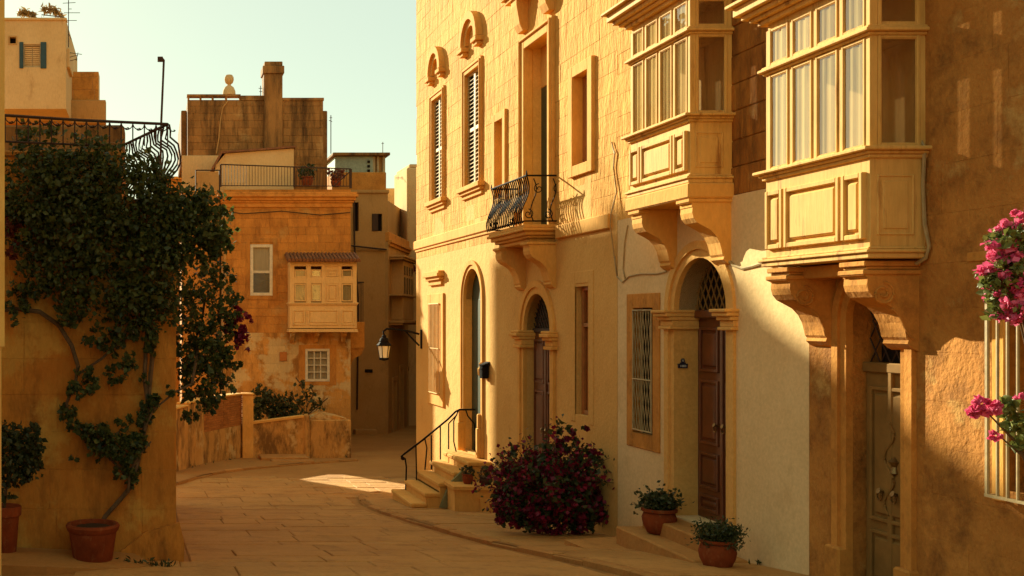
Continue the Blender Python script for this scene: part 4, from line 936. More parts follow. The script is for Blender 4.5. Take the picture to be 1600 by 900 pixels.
m.tube(P_([(122, 585), (160, 560), (190, 530), (205, 500)]), .018, 5); m.tube(P_([(222, 680), (240, 640), (275, 612), (300, 600)], 13.30), .014, 5)
m.tube(P_([(236, 470), (238, 560), (230, 640)]), .03, 5)
m.tube([px(300, 600, 13.6), px(310, 540, 14.2), px(320, 470, 14.2)], .02, 5)
m.build('vine_stem', 'bark', CR, smooth=True)
t = thing('terracotta_planter', 'big rimmed terracotta pot holding the creeper trunk', 'pot', tuple(px(145, 877, 13.05)))
L = px(145, 877, 13.05); r = .31
m = MB(); m.lathe(L, [(.22, 0), (.235, .02), (.285, .36), (.30, .37), (r, .385), (r + .015, .43), (r, .455), (.275, .455), (.265, .40), (.01, .40)], 32); m.build('pot', 'terra', t, smooth=True)
m = MB(); m.lathe(L + Vector((0, 0, .39)), [(.26, 0), (.2, .03), (.01, .04)], 16); m.build('soil', 'soil', t)
L = px(6, 868, 13.1); potted('terracotta_planter', 'terracotta pot at the left edge under a leafy shrub', tuple(L), .20, .60, lambda t, q: (leaves('foliage', np.concatenate([clump(px(x, y, 13.0), rr * 13 / F, n, (1, .7, 1), 8) for x, y, rr, n in ((20, 710, 42, 700), (45, 690, 26, 300), (40, 725, 26, 260), (10, 680, 25, 200), (50, 672, 12, 60), (25, 745, 22, 120), (8, 770, 16, 70))]), .07, 'leafd', t),
    MB().tube([q, px(10, 760, 13.05), px(20, 720, 13.0)], [.025, .02, .012], 5).build('stems', 'bark', t)), 'terra', [(.14, 0), (.15, .03), (.185, .48), (.21, .49), (.215, .58), (.20, .6), (.16, .6), (.01, .5)])

# buildings on the left
t = thing('near_corner_house', 'sliver of pale yellow house corner at the extreme left edge', 'house', (-3, 9.5, -2.5))
m = MB(); m.prism(WORLD, [(-7, 9), (-1.232, 9), (-1.46, 10.4), (-7, 10.4)], -.22, 7, 'v'); m.prism(WORLD, [(-7, 9.02), (-1.262, 9.02), (-1.50, 10.4), (-7, 10.4)], -4, -.22, 'v'); m.build('wall', 'trim', t)
t = thing('unseen_shade_house', 'unseen limestone house added beyond the left edge to shade the creeper terrace', 'house', (-9, 24, -3.5))  # unseen house, put here to keep sun off the terrace and creeper
m = MB(); m.box(WORLD, -12, -4.6, 16.5, 25, -6, 8.2, .03); m.build('wall', 'ochre', t)
m = MB(); m.box(WORLD, -12.1, -4.5, 16.4, 25.1, 8.2, 8.45, .02); m.build('cornice', 'trim', t)
# upper-left building
HU = thing('stepped_house', 'tall pale stepped house with teal shutters behind the terrace', 'house', (-5, 46, -5))
U1 = 43.0; FU = Fr((0, U1, 0), (1, 0, 0), (0, -1, 0))
uX = lambda x, Y=U1: (x - 240) / F * Y
uZ = lambda y, Y=U1: (500 - y) / F * Y
UT = 40.0; FUT = Fr((0, UT, 0), (1, 0, 0), (0, -1, 0)); tX = lambda x: uX(x, UT); tZ = lambda y: uZ(y, UT)
m = MB(); m.prism(WORLD, [(-8.5, U1), (uX(154), U1), (uX(154), U1 + .9), (-4.5, U1 + 5.5), (-8.5, U1 + 5.5)], -6, uZ(112), 'v'); m.build('wall', 'pale', HU)  # unseen rear cut along the sun's path to shape its cast shadow
ow = [(tX(36), tX(64), tZ(105), tZ(69)), (tX(14), tX(26), tZ(69), tZ(57))]
m = MB(); wall_cells(m, FUT, -8.5, tX(103), uZ(170, UT), tZ(30), ow, -.4, 0); m.box(WORLD, -8.5, tX(103), UT + .4, U1 + 3, uZ(170, UT), tZ(30)); m.build('upper_wall', 'pale', HU)
m = MB(); m.box(FUT, -8.5, tX(104.5), -.4, .06, tZ(32), tZ(28), .02); m.box(FUT, tX(100), tX(108), -2, -.3, tZ(102), tZ(72), .02); m.build('coping', 'pale', HU)
ashlar(HU, FU, uX(0), uX(154), uZ(200), uZ(112), [], .5, (.7, 1.1), -.02, .02, 'ochre', jit=.006, gap=.01)
m = MB(); m.box(WORLD, uX(66), uX(166), U1 - .5, U1 - .02, uZ(196), uZ(160), .02); m.build('parapet_panel', 'tan', HU, label='smooth grey parapet panel')
m = MB(); ring(m, FUT, tX(36), tX(64), tZ(105), tZ(69), .05, -.2, -.05, 0); wu = m.build('window', 'lat', HU, label='window with louvred leaves between teal shutters')
m = MB(); m.box(FUT, tX(37), tX(63), -.18, -.15, tZ(104), tZ(70)); m.build('pane', 'lat', wu)
for k in range(2):
    m = MB(); a0, a1 = tX(38.5 + k * 12.5), tX(49.5 + k * 12.5); v = tZ(103)
    while v < tZ(72): m.box(FUT, a0, a1, -.14, -.10, v, v + .045); v += .075
    m.build('louvre_slats', 'pale', wu, kind='stuff')
for a, b in ((30.5, 36.5), (63.5, 72.5)): m = MB(); m.box(FUT, tX(a), tX(b), -.02, .05, tZ(107), tZ(66), .01); m.box(FUT, tX(a) + .04, tX(b) - .04, .05, .065, tZ(104), tZ(88), .005); m.box(FUT, tX(a) + .04, tX(b) - .04, .05, .065, tZ(86), tZ(69), .005); m.build('shutter', 'teal', wu)
m = MB(); ring(m, FUT, tX(13), tX(27), tZ(70), tZ(56), .05, -.2, .02, 0); wv = m.build('window', 'tan', HU, label='small square vent window'); m = MB(); m.box(FUT, tX(14), tX(26), -.3, -.25, tZ(69), tZ(57)); m.build('pane', 'dark', wv)
m = MB(); m.tube([px(65, 31, 40.5), px(65, 23, 40.5), px(100, 27, 40.5)], .02, 4); m.tube([px(87, 31, 40.5), px(87, 26, 40.5)], .02, 4); m.build('roof_rail', 'rust', HU)
for x0, y0, x1, y1, lab in ((66, 13, 103, 31, 'tattered dry frond leaning on the roof edge, nearer the aerial'), (31, 20, 62, 33, 'tattered dry frond on the far left roof edge')):
    t = thing('dry_frond', lab, 'dried frond', tuple(px(x1, y1, 40.8))); pts = []
    a, b = px(x0, y0, 40.8), px(x1, y1, 40.8)
    m = MB(); mid = a.lerp(b, .5) + Vector((0, 0, .12)); m.tube([b, mid, a], [.05, .05, .01], 6); m.build('rib', 'frond', t)
    q = np.array([tuple(a.lerp(b, s) + Vector((0, 0, .12 * math.sin(math.pi * s)))) for s in RNG.uniform(0, .8, 110)]); leaves('leaflets', q + RNG.normal(scale=.06, size=q.shape), .28, 'frond', t, aspect=.22, droop=.1)
def aerial(lab, x, y0, y1, Y, bars, r=.018):
    t = thing('tv_aerial', lab, 'aerial', tuple(px(x, y1, Y))); m = MB(); m.tube([px(x, y1, Y), px(x, y0, Y)], r, 5); m.build('mast', 'rust', t)
    m = MB()
    for xa, ya, xb, yb in bars: m.tube([px(xa, ya, Y), px(xb, yb, Y)], r * .7, 4)
    m.build('elements', 'rust', t); return t
aerial('tall thin television aerial at the corner of the stepped house', 107, 0, 74, 40.6, [(98, 5, 118, 4), (100, 20, 125, 20), (104, 32, 120, 32), (107, 52, 112, 62), (107, 14, 112, 14)])
aerial('sideways wire aerial bracket on the stepped house wall', 106, 80, 96, 40.4, [(106, 82, 128, 85), (106, 90, 122, 86), (106, 96, 121, 92), (122, 82, 119, 95)])
# lamp pole between
t = thing('floodlight_pole', 'slender pole with small floodlight rising behind the terrace railing', 'pole', tuple(px(251, 240, 26)))
m = MB(); m.tube([px(250, 300, 26), px(252, 190, 26), px(256, 94, 26), px(253, 91, 26)], .03, 6); m.build('pole', 'rust', t, smooth=True)
m = MB(); m.box(Fr(px(250, 92, 26), (1, 0, 0), (0, -1, 0)), -.06, .07, -.08, .08, -.06, .04, .01); m.build('floodlight', 'rust', t)

# ------------------------------------------------------------------ far end: orange house with pale oriel
LY0 = 39.4
HL = thing('corner_house', 'orange ashlar corner house with pale wooden oriel across the street end', 'house', (4.6, 40, -4.7))
FL = Fr((0, LY0, 0), (1, 0, 0), (0, -1, 0)); lX = lambda x, Y=LY0: (x - 240) / F * Y; lZ = lambda y, Y=LY0: (500 - y) / F * Y
LX0, LX1 = lX(350), lX(548)
WL = (lX(391), lX(426), lZ(462), lZ(382)); WG = (lX(477), lX(515), lZ(596), lZ(545)); OL = (lX(462), lX(548), lZ(500), lZ(425))
ops = [WL, WG, OL]
m = MB(); wall_cells(m, Fr((0, LY0 + .02, 0), (1, 0, 0), (0, -1, 0)), LX0, LX1, -6, lZ(296), ops, -.4, 0)
m.box(WORLD, LX0, LX0 + .3, LY0 + .42, 46, -6, lZ(296)); m.box(WORLD, LX1 - .3, LX1, LY0 + .42, 46, -6, lZ(296)); m.box(WORLD, LX0 + .3, LX1 - .3, LY0 + .42, 46, lZ(296) - .2, lZ(296) - .01); m.box(WORLD, LX0 + .3, LX1 - .3, LY0 + 1.4, LY0 + 1.5, -6, lZ(296) - .2)
m.build('wall', 'lpeel', HL)
ashlar(HL, FL, LX0, LX1, lZ(520), lZ(296), ops, .30, (.5, .8), -.03, 0, 'lwall', jit=.005, gap=.004, c=.006)
ashlar(HL, FL, LX0, LX1, lZ(735), lZ(520), ops, .32, (.6, 1.0), -.03, 0, 'lpeel', jit=.005, gap=.003, c=.005)
m = MB(); v = lZ(324)
for h, p in ((.16, .05), (.08, .10), (.12, .16), (.10, .24), (.08, .20)): m.box(FL, LX0 - p, LX1 + p, -.35, p, v, v + h, .012); v += h
m.build('cornice', 'ochre', HL)
m = MB(); ring(m, FL, *WL, .11, -.08, .03, .008); wl = m.build('window', 'whitep', HL, label='tall white framed sash window')
m = MB(); m.box(FL, WL[0] + .11, WL[1] - .11, -.06, -.02, lZ(425) - .04, lZ(425) + .05); m.build('meeting_rail', 'whitep', wl)
m = MB(); m.box(FL, WL[0] + .1, WL[1] - .1, -.07, -.06, WL[2] + .1, lZ(425)); m.build('pane', 'dglass', wl); m = MB(); m.box(FL, WL[0] + .1, WL[1] - .1, -.06, -.05, lZ(425), WL[3] - .1); m.build('pane', 'netd', wl)
m = MB(); ring(m, FL, WL[0] - .16, WL[1] + .16, WL[2] - .14, WL[3] + .22, .155, -.02, .02, .008); m.build('window_surround', 'lwall', HL)
m = MB(); ring(m, FL, *WG, .09, -.05, .03, .006); wg = m.build('window', 'whitep', HL, label='small ground floor window with white gridded bars')
m = MB(); m.box(FL, WG[0] + .08, WG[1] - .08, -.12, -.1, WG[2] + .08, WG[3] - .08); m.build('pane', 'netd', wg)
a, b, c, d = WG[0] + .09, WG[1] - .09, WG[2] + .09, WG[3] - .09
for k in (1, 2): MB().box(FL, a + (b - a) * k / 3 - .018, a + (b - a) * k / 3 + .018, -.04, .0, c, d).build('glazing_bar', 'whitep', wg)
for k in (1, 2, 3): MB().box(FL, a, b, -.045, -.005, c + (d - c) * k / 4 - .016, c + (d - c) * k / 4 + .016).build('glazing_bar', 'whitep', wg)
m = MB(); ring(m, FL, WG[0] - .24, WG[1] + .24, WG[2] - .14, WG[3] + .14, .235, -.02, .015, .006); m.build('window_surround', 'lwall', HL)
# pale oriel of the corner house
OP = .62; oY = LY0 - OP; oX = lambda x: lX(x, oY); oZ = lambda y: lZ(y, oY)
u0, u1 = oX(453), oX(557.5); FO = Fr((0, oY, 0), (1, 0, 0), (0, -1, 0))
m = MB(); m.box(FL, u0, u1, -.03, OP, oZ(513), oZ(474), .01); m.box(FL, u0, u1, -.03, OP, oZ(416), oZ(409), .01)
cols = [(452, 460), (478.5, 486), (502.5, 508.5), (530, 534), (551, 558)]
for a, b in cols: m.box(FL, max(oX(a), u0), min(oX(b), u1), OP - .09, OP - .004, oZ(474), oZ(416), .006)
for u in (u0, u1 - .09): m.box(FL, u, u + .09, -.03, OP - .09, oZ(474), oZ(416), .006)
m.box(FL, u0 + .1, u1 - .1, OP - .085, OP - .01, oZ(443), oZ(433), .006); m.box(FL, oX(508), oX(530.5), OP - .07, OP - .02, oZ(474), oZ(416), .006)
ol = m.build('oriel', 'lpaint', HL, label='pale wooden enclosed balcony under a small tiled roof')
for a, b in ((460, 478.5), (486, 502.5), (534, 551)):
    for c, d, in ((471, 443.5), (433, 421)):
        m = MB(); ring(m, FO, oX(a) + .01, oX(b) - .01, oZ(c), oZ(d), .04, -.06, -.012, .005); m.build('window_sash', 'lpaint', ol)
        m = MB(); m.box(FO, oX(a) + .04, oX(b) - .04, -.05, -.04, oZ(c) + .03, oZ(d) - .03); m.build('pane', 'glass', ol)
        m = MB(); m.box(FO, oX(a) + .03, oX(b) - .03, -.085, -.075, oZ(c), oZ(d)); m.build('curtain', 'netd', ol)
for a, b, c, d in ((511, 528, 471, 444), (511, 528, 432, 421), (457, 477, 508, 484), (481, 529, 508, 484), (533, 554, 508, 484)):
    m = MB(); panel_ring(m, FO, oX(a), oX(b), oZ(c), oZ(d), .0 if c > 480 else -.02, .05, .03); m.build('panel', 'lpaint', ol)
m = MB(); steps(m, FL, u0, u1, oZ(477), [(.05, OP + .03), (.05, OP + .06)], base=OP); steps(m, FL, u0, u1, oZ(519), [(.05, OP + .05), (.06, OP + .03)], base=OP); m.build('mouldings', 'lpaint', ol)
for x in (459, 497, 540): m = MB(); corbel(m, FL, oX(x) - .07, oX(x) + .07, .5, oZ(519), .40, .05); m.build('corbel', 'lpeel', HL)
m = MB(); m.prism(FL, [(-.03, oZ(403) + .12), (OP + .22, oZ(409) - .02), (OP + .22, oZ(409) + .04), (-.03, oZ(403) + .2)], u0 - .12, u1 + .1, 'u'); rf = m.build('oriel_roof', 'tile', HL)
n = 20
for k in range(n):
    u = u0 - .1 + (u1 - u0 + .18) * (k + .5) / n
    MB().tube([FL.p(u, -.02, oZ(403) + .2), FL.p(u, OP + .26, oZ(409) + .05)], [.055, .062], 7).build('roof_tile', 'tile', rf, smooth=True)
m = MB(); m.box(FL, lX(437), lX(448), -.02, .06, lZ(564), lZ(550), .01); m.build('meter_box', 'brick', HL, label='small red brown box on the wall')
m = MB(); m.tube([FL.p(lX(352), .03, -4.6), FL.p(lX(352), .03, 4.0)], .035, 6); m.build('drainpipe', 'lpeel', HL)
# stone bracketed balcony on the alley side
FA = Fr((LX1, 0, 0), (0, 1, 0), (1, 0, 0))
m = MB(); m.box(FA, 40.0, 42.3, -.03, .62, lZ(545), lZ(503), .02); corbel(m, FA, 40.05, 40.35, .58, lZ(545), .7); corbel(m, FA, 41.9, 42.2, .58, lZ(545), .7); sb = m.build('side_balcony', 'ochre', HL, label='bracketed stone balcony on the alley side')
for k in range(12): MB().tube([FA.p(40.05, .02 + .05 * k, lZ(503)), FA.p(40.05, .02 + .05 * k, lZ(440))], .012, 4).build('railing_bar', 'rust', sb)
m = MB(); m.tube([FA.p(40.05, .0, lZ(440)), FA.p(40.05, .6, lZ(440)), FA.p(42.2, .6, lZ(440))], .02, 5); m.build('rail', 'rust', sb)
# roof terrace railing of the corner house
m = MB(); TZ = lZ(256, 39.3); m.tube([px(345, 257, 39.3), px(548, 264, 39.3)], .025, 5); m.tube([px(345, 290, 39.3), px(548, 291, 39.3)], .018, 5)
m.tube([px(345, 257, 39.3), px(345, 292, 39.3)], .035, 5); m.tube([px(460, 261, 39.3), px(460, 293, 39.3)], .035, 5); m.tube([px(548, 264, 39.3), px(548, 294, 39.3)], .05, 5); m.build('terrace_rail', 'rust', HL)
for k in range(44):
    x = 348 + 198 * k / 43; MB().tube([px(x, 257 + 7 * (x - 345) / 203, 39.3), px(x, 291, 39.3)], .010, 4).build('terrace_baluster', 'rust', HL)
m = MB(); m.tube([px(520, 292, 39.3), px(547, 268, 39.3)], .02, 4); m.build('rail_brace', 'rust', HL)
# white shed on the terrace
SY = 42.0
t = thing('roof_shed', 'whitewashed lean-to room with tiled edge on the roof terrace', 'shed', tuple(px(410, 292, SY)))
Fs = Fr((0, SY, 0), (1, 0, 0), (0, -1, 0)); sX = lambda x: lX(x, SY); sZ = lambda y: lZ(y, SY)
m = MB(); m.prism(Fs, [(sX(352), sZ(300)), (sX(459), sZ(300)), (sX(459), sZ(232)), (sX(352), sZ(240))], -2.2, 0, 'w'); m.prism(Fs, [(sX(333), sZ(300)), (sX(352), sZ(300)), (sX(352), sZ(240)), (sX(337), sZ(258))], -2.2, -.02, 'w'); m.build('wall', 'pale', t)
m = MB(); m.prism(Fs, [(sX(331), sZ(262)), (sX(345), sZ(237)), (sX(462), sZ(228)), (sX(462), sZ(231)), (sX(347), sZ(240)), (sX(334), sZ(264))], -2.3, .12, 'w'); m.build('roof', 'tile', t)
# tall block behind
KY = 44.0; FK = Fr((0, KY, 0), (1, 0, 0), (0, -1, 0)); kX = lambda x: lX(x, KY); kZ = lambda y: lZ(y, KY)
HK = thing('rear_block', 'tall windowless weathered stone block with a wide chimney, behind the roof terrace', 'building', (kX(400), KY + 2, 4))
m = MB(); m.box(WORLD, kX(293), kX(505), KY + .02, KY + 7, -6, kZ(156)); m.box(WORLD, kX(505), kX(514), KY + .4, KY + 7, -6, kZ(170), .03); m.box(WORLD, kX(284), kX(293), KY + 1.0, KY + 7, kZ(243), kZ(165), .03); m.build('wall', 'grey', HK)
m = MB(); m.box(WORLD, kX(284), kX(350), KY - .03, KY + .015, -3, kZ(243), .02); m.build('white_wall', 'pale', HK, label='whitewashed lower wall')
ashlar(HK, FK, kX(293), kX(505), kZ(292), kZ(157), [(kX(413), kX(440), 0, 12)], .30, (.5, .85), -.03, 0, 'grey', jit=.006, gap=.005, c=.008)
m = MB(); m.box(WORLD, kX(412), kX(441), KY - .12, KY + .7, kZ(300), kZ(116), .02); m.box(WORLD, kX(410), kX(443.5), KY - .18, KY + .76, kZ(116), kZ(104), .02); m.box(WORLD, kX(413), kX(441), KY - .12, KY + .7, kZ(104), kZ(97), .02); m.build('chimney', 'grey', HK)
m = MB(); m.box(FK, kX(292), kX(376), -.35, .05, kZ(151), kZ(147.5), .01); m.box(FK, kX(376), kX(412), -.35, .05, kZ(157), kZ(149.5), .01); m.box(FK, kX(441), kX(506), -.35, .05, kZ(157.5), kZ(153), .01)
for x in (293, 312, 331, 352, 374): m.box(FK, kX(x), kX(x + 3), -.3, .0, kZ(156.5), kZ(150.5))
m.build('coping', 'grey', HK)
m = MB(); m.tube([FK.p(kX(x), .04, kZ(y)) for x, y in ((356, 158), (348, 168), (344, 190), (342, 215), (338, 240))], .03, 5); m.build('conduit', 'tan', HK, smooth=True)
t = thing('roof_finial', 'rounded pale stone finial like a bust on the block parapet', 'finial', tuple(px(358, 149, 44.2)))
L = px(358, 149, 44.2); m = MB(); m.lathe(L, [(.27, 0), (.25, .18), (.19, .32), (.08, .40), (.07, .44), (.15, .50), (.19, .62), (.185, .72), (.13, .82), (.02, .85)], 20); m.build('bust', 'pale', t, smooth=True)
aerial('short aerial on the parapet left of the chimney', 407, 134, 152, 44.3, [(404, 138, 410, 138), (405, 143, 410, 143)])
aerial('thin aerial beside the right edge of the stone block', 517, 180, 240, 43.5, [(515, 184, 519, 184), (514, 188, 519, 190)])
# lower terrace left of the corner house
t = thing('side_terrace', 'small ochre side terrace with glazed railing behind the creeper', 'terrace', (2.0, 41.2, -4.8))
qX = lambda x: lX(x, 41.0); qZ = lambda y: lZ(y, 41.0)
m = MB(); m.box(WORLD, qX(284), LX0 - .05, 41, 43.9, -5.2, qZ(298), .02); m.build('wall', 'ochre', t)
m = MB(); m.tube([px(306, 266, 41.1), px(344, 266, 41.1)], .025, 4); m.tube([px(306, 298, 41.1), px(306, 266, 41.1)], .025, 4); m.tube([px(343, 298, 41.1), px(343, 266, 41.1)], .03, 4); m.build('rail', 'rust', t)
m = MB(); m.box(Fr((0, 41.1, 0), (1, 0, 0), (0, -1, 0)), qX(307), qX(342), -.01, .01, qZ(297), qZ(268)); m.build('panel', 'tan', t)
t = thing('low_house', 'low ochre house far behind the terrace railing', 'house', tuple(px(270, 300, 52)))
m = MB(); m.box(WORLD, lX(256, 52), lX(288, 52), 52, 56, -6, lZ(280, 52), .03); m.build('wall', 'ochre', t)
m = MB(); m.box(WORLD, lX(255, 52), lX(289, 52), 51.9, 56.1, lZ(280, 52), lZ(276, 52), .02); m.build('parapet', 'trim', t)

# ------------------------------------------------------------------ alley buildings
AY = 50.0; FM = Fr((0, AY, 0), (1, 0, 0), (0, -1, 0)); aX = lambda x, Y=AY: (x - 240) / F * Y; aZ = lambda y, Y=AY: (500 - y) / F * Y
HM = thing('alley_house', 'plain shaded tan house at the mouth of the dark alley', 'house', (aX(580), AY + 3, -5.3))
MX0, MX1 = aX(546), aX(606)
opm = [(aX(552), aX(560.5), aZ(361), aZ(316)), (aX(582), aX(597), aZ(361), aZ(334)), (aX(600), MX1 - .001, aZ(361), aZ(336))]
m = MB(); wall_cells(m, FM, MX0, MX1, -6.5, aZ(300), opm[:2], -.4, 0); m.box(WORLD, MX0, MX1, AY + .4, AY + 6, -6.5, aZ(300), .0); m.box(WORLD, 4.5, MX0, AY + 1.5, AY + 6, -6.5, aZ(304)); m.build('wall', 'tan', HM)  # hidden wing behind the corner house, added to block sun from the alley
for i, o in enumerate(opm[:2]):
    m = MB(); m.box(FM, o[0], o[1], -.3, -.25, o[2], o[3]); w = m.build('window', 'dark', HM, label='dark window opening')
    if i == 1:
        m = MB(); m.box(FM, o[0] - .02, o[0] + .25, -.02, .05, o[2], o[3], .01); m.build('shutter', 'rust', w)
m = MB(); m.box(FM, MX0, MX1 + .03, -.02, .05, aZ(392), aZ(388), .01); m.box(FM, MX0, MX1 + .05, -.4, .08, aZ(302), aZ(297), .02); m.build('string_course', 'tan', HM)
m = MB(); m.box(FM, aX(570), aX(582), -.02, .05, aZ(582), aZ(577), .01); m.build('name_plate', 'dark', HM)
m = MB(); m.box(FM, aX(552), aX(586), .0, .5, -5.45, -5.0, .02); m.box(FM, aX(550), aX(590), .5, .9, -5.45, -5.25, .02); m.build('bench_step', 'tan', HM)
# rooftop room
m = MB(); m.box(WORLD, aX(520), aX(605), AY + .2, AY + 4, aZ(300), aZ(268), .03); rr = m.build('roof_storey', 'ochre', HM)
m = MB(); m.box(WORLD, aX(527), aX(587), AY + .6, AY + 4, aZ(268), aZ(241), .02); rm = m.build('rooftop_room', 'seafoam', HM, label='pale green rooftop room')
m = MB()
for a, b in ((587, 591), (594, 597), (603, 607)): m.box(WORLD, aX(a), aX(b), AY + .7, AY + .8, aZ(280), aZ(240))
m.build('post', 'lat', rm)
m = MB(); m.box(WORLD, aX(587), aX(608), AY + .85, AY + 4, aZ(282), aZ(240)); m.build('glazed_side', 'tan', rm)
m = MB(); m.box(WORLD, aX(522), aX(612), AY + .3, AY + 4.2, aZ(241), aZ(236.5), .02); m.build('roof', 'grey', rm)
for y in (248, 255, 262): MB().box(FM, aX(578), aX(582), -.6, -.55, aZ(y + 4), aZ(y)).build('vent', 'dark', rm)
aerial('hair thin aerial on the green rooftop room', 598, 222, 240, 51, [(596, 224, 600, 224)])
# receding side of the alley
HN = thing('alley_terrace', 'row of shaded tan house fronts with oriel receding up the alley', 'houses', (11, 55, -5.5))
A_ = Vector((MX1 + .01, AY - .05, 0)); dv = Vector((.36, .933, 0)).normalized(); nv = Vector((dv.y, -dv.x, 0)); FN = Fr(A_, dv, nv)
opn = [(1.4, 2.3, -5.6, -2.9), (3.6, 4.6, -5.6, -2.4), (6.2, 7.4, -5.6, -2.6)]
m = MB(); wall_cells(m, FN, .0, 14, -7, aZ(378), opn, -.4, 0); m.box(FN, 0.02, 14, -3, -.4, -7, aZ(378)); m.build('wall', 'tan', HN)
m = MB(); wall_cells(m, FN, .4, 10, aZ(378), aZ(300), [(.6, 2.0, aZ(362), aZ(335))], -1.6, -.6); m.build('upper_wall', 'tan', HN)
m = MB(); m.box(FN, .6, 2.0, -1.0, -.9, aZ(362), aZ(335)); wn_ = m.build('window', 'lat', HN, label='upper window with bars'); 
for k in range(5): MB().box(FN, .75 + .28 * k, .80 + .28 * k, -.75, -.7, aZ(362), aZ(335)).build('window_bar', 'rust', wn_)
m = MB(); m.box(FN, 1.4, 2.0, -.62, -.55, aZ(350), aZ(335)); m.build('shutter', 'rust', wn_)
m = MB(); steps(m, FN, .0, 14, aZ(384), [(.15, .08), (.12, .16)], ends=False); m.box(FN, .0, 14, -.6, .05, aZ(378), aZ(362), .03); m.build('parapet', 'ochre', HN)
m = MB(); m.box(FN, .9, 4.4, -.03, .55, aZ(500), aZ(405), .02); steps(m, FN, .9, 4.4, aZ(405), [(.1, .65), (.08, .72)]); steps(m, FN, .9, 4.4, aZ(462), [(.08, .62)]); steps(m, FN, .9, 4.4, aZ(508), [(.1, .6), (.12, .68)]); og = m.build('oriel', 'tan', HN, label='shaded wooden oriel above the alley doors')
FNo = Fr(A_ + nv * .55, dv, nv)
for k in range(4):
    for a, b in ((458, 432), (428, 414)): MB().box(FNo, 1.12 + .82 * k, 1.55 + .82 * k, -.02, .012, aZ(a), aZ(b)).build('pane', 'dglass', og)
for o in opn: m = MB(); m.box(FN, o[0], o[1], -.3, -.24, o[2], o[3]); m.box(FN, o[0] + .15, (o[0] + o[1]) / 2 - .05, -.24, -.22, o[2] + .3, o[3] - .3); m.build('door', 'rust', HN); m = MB(); ring(m, FN, o[0] - .2, o[1] + .2, o[2], o[3] + .2, .2, -.02, .05, .01, bottom=False); m.build('door_surround', 'tan', HN)
t = thing('alley_steps', 'worn steps climbing away up the dark alley', 'steps', (14, 60, -5.6))
for k in range(9): m = MB(); m.box(Fr(A_ + dv * (7.6 + .42 * k), dv, nv), 0, 5, .3, 6, -7, -5.5 + .18 * (k + 1), .02); m.build('step', 'road', t)
t = thing('alley_end_house', 'tan house closing the far end of the alley', 'house', (14.5, 63, -5))
m = MB(); m.box(Fr(A_ + dv * 12, dv, nv), 0, 4, -2, 9, -7, 6, .03); m.build('wall', 'tan', t)
t = thing('unseen_alley_row', 'unseen house row added right of the alley to darken it, behind the townhouse', 'house', (16, 50, -5.5))  # unseen row, added to cut the skylight reaching the alley
m = MB(); m.prism(WORLD, [(11.2, 36), (26, 36), (26, 64), (18.6, 64)], -7, 7.5, 'v'); m.build('wall', 'tan', t)
t = thing('rear_tower', 'slim pale building edge with rounded top beyond the sunlit townhouse', 'building', (aX(645, 56), 57, 0))
m = MB(); m.box(WORLD, aX(636, 56), aX(668, 56), 56, 59, -6, aZ(262, 56), .05); m.box(WORLD, aX(640, 56), aX(668, 56), 56.05, 59, aZ(262, 56), aZ(256, 56), .05); m.build('wall', 'pale', t)
t = thing('rear_parapet', 'pale low parapet strip between the green room and slim building', 'building', (aX(625, 58), 59, 0))
m = MB(); m.box(WORLD, aX(600, 60), aX(645, 60), 60, 63, -6, aZ(294, 60), .03); m.build('wall', 'pale', t)
aerial('comb aerial against the sky beside the slim building', 633, 270, 300, 57, [(618, 278, 640, 278), (622, 275, 622, 281), (628, 275, 628, 281), (634, 275, 634, 281)])
t = thing('red_flower', 'small clump of red flowers hanging from the alley parapet', 'flowers', tuple(px(648, 422, 55)))
leaves('blossoms', clump(px(648, 421, 54.0), .22, 90, (1, 1, 1), 6), .13, 'wine', t)

# ------------------------------------------------------------------ garden wall, pier, low wall, shrubs
P36 = Vector((2.93, 36.0, 0))
G0 = Vector((.50, 30.4, 0)); mid = Vector((1.55, 33.6, 0))
HG = thing('garden_wall', 'tall curved rendered garden wall with brick top, left of the gate pier', 'garden wall', (1.6, 33, -4.6))
curve = [G0, Vector((1.0, 31.9, 0)), mid, Vector((2.25, 34.9, 0)), P36]
for i, (a, b) in enumerate(zip(curve, curve[1:])):
    d = (b - a).normalized(); Fx = Fr(a, d, Vector((d.y, -d.x, 0))); Ln = (b - a).length + .01
    zt = lZ(617, 36) if i >= 1 else lZ(620, 36)
    m = MB(); m.box(Fx, 0, Ln, -.3, 0, -5.5, zt - (1.0 if i >= 2 else 0)); m.build('wall', 'garden', HG)
    if i >= 2:
        m = MB(); m.box(Fx, 0, Ln, -.3, -.02, zt - 1.0, zt); m.build('brick_backing', 'brick', HG)
        nrow = 14
        for r in range(nrow):
            z = zt - 1.0 + r / nrow; u = -.12 * (r % 2)
            while u < Ln:
                a0, b0 = max(u, 0), min(u + .26, Ln); u += .26
                if b0 - a0 > .05: MB().block(Fx, a0 + .006, b0 - .006, z + .006, z + 1 / nrow - .006, -.05, random.uniform(-.004, .006), .006, .002).build('brick', 'brick', HG)
    m = MB(); m.box(Fx, -.02, Ln + .02, -.34, .04, zt, zt + .06, .015); m.build('coping', 'trim', HG)
t = thing('gate_pier', 'square pale stone gate pier catching the sun on its left side', 'pier', (3.1, 36.2, -4.7))
m = MB(); m.box(WORLD, 2.93, 3.29, 35.85, 36.2, -5.2, lZ(617, 36), .015); m.box(WORLD, 2.90, 3.32, 35.82, 36.23, lZ(617, 36), lZ(614, 36), .012); m.build('shaft', 'trim', t)
t = thing('low_garden_wall', 'low mossy stained garden wall right of the gate pier', 'garden wall', (5, 36.1, -4.7))
m = MB(); y0 = lZ(662, 36); y1 = lZ(652, 36)
Fw = Fr((0, 35.9, 0), (1, 0, 0), (0, -1, 0))
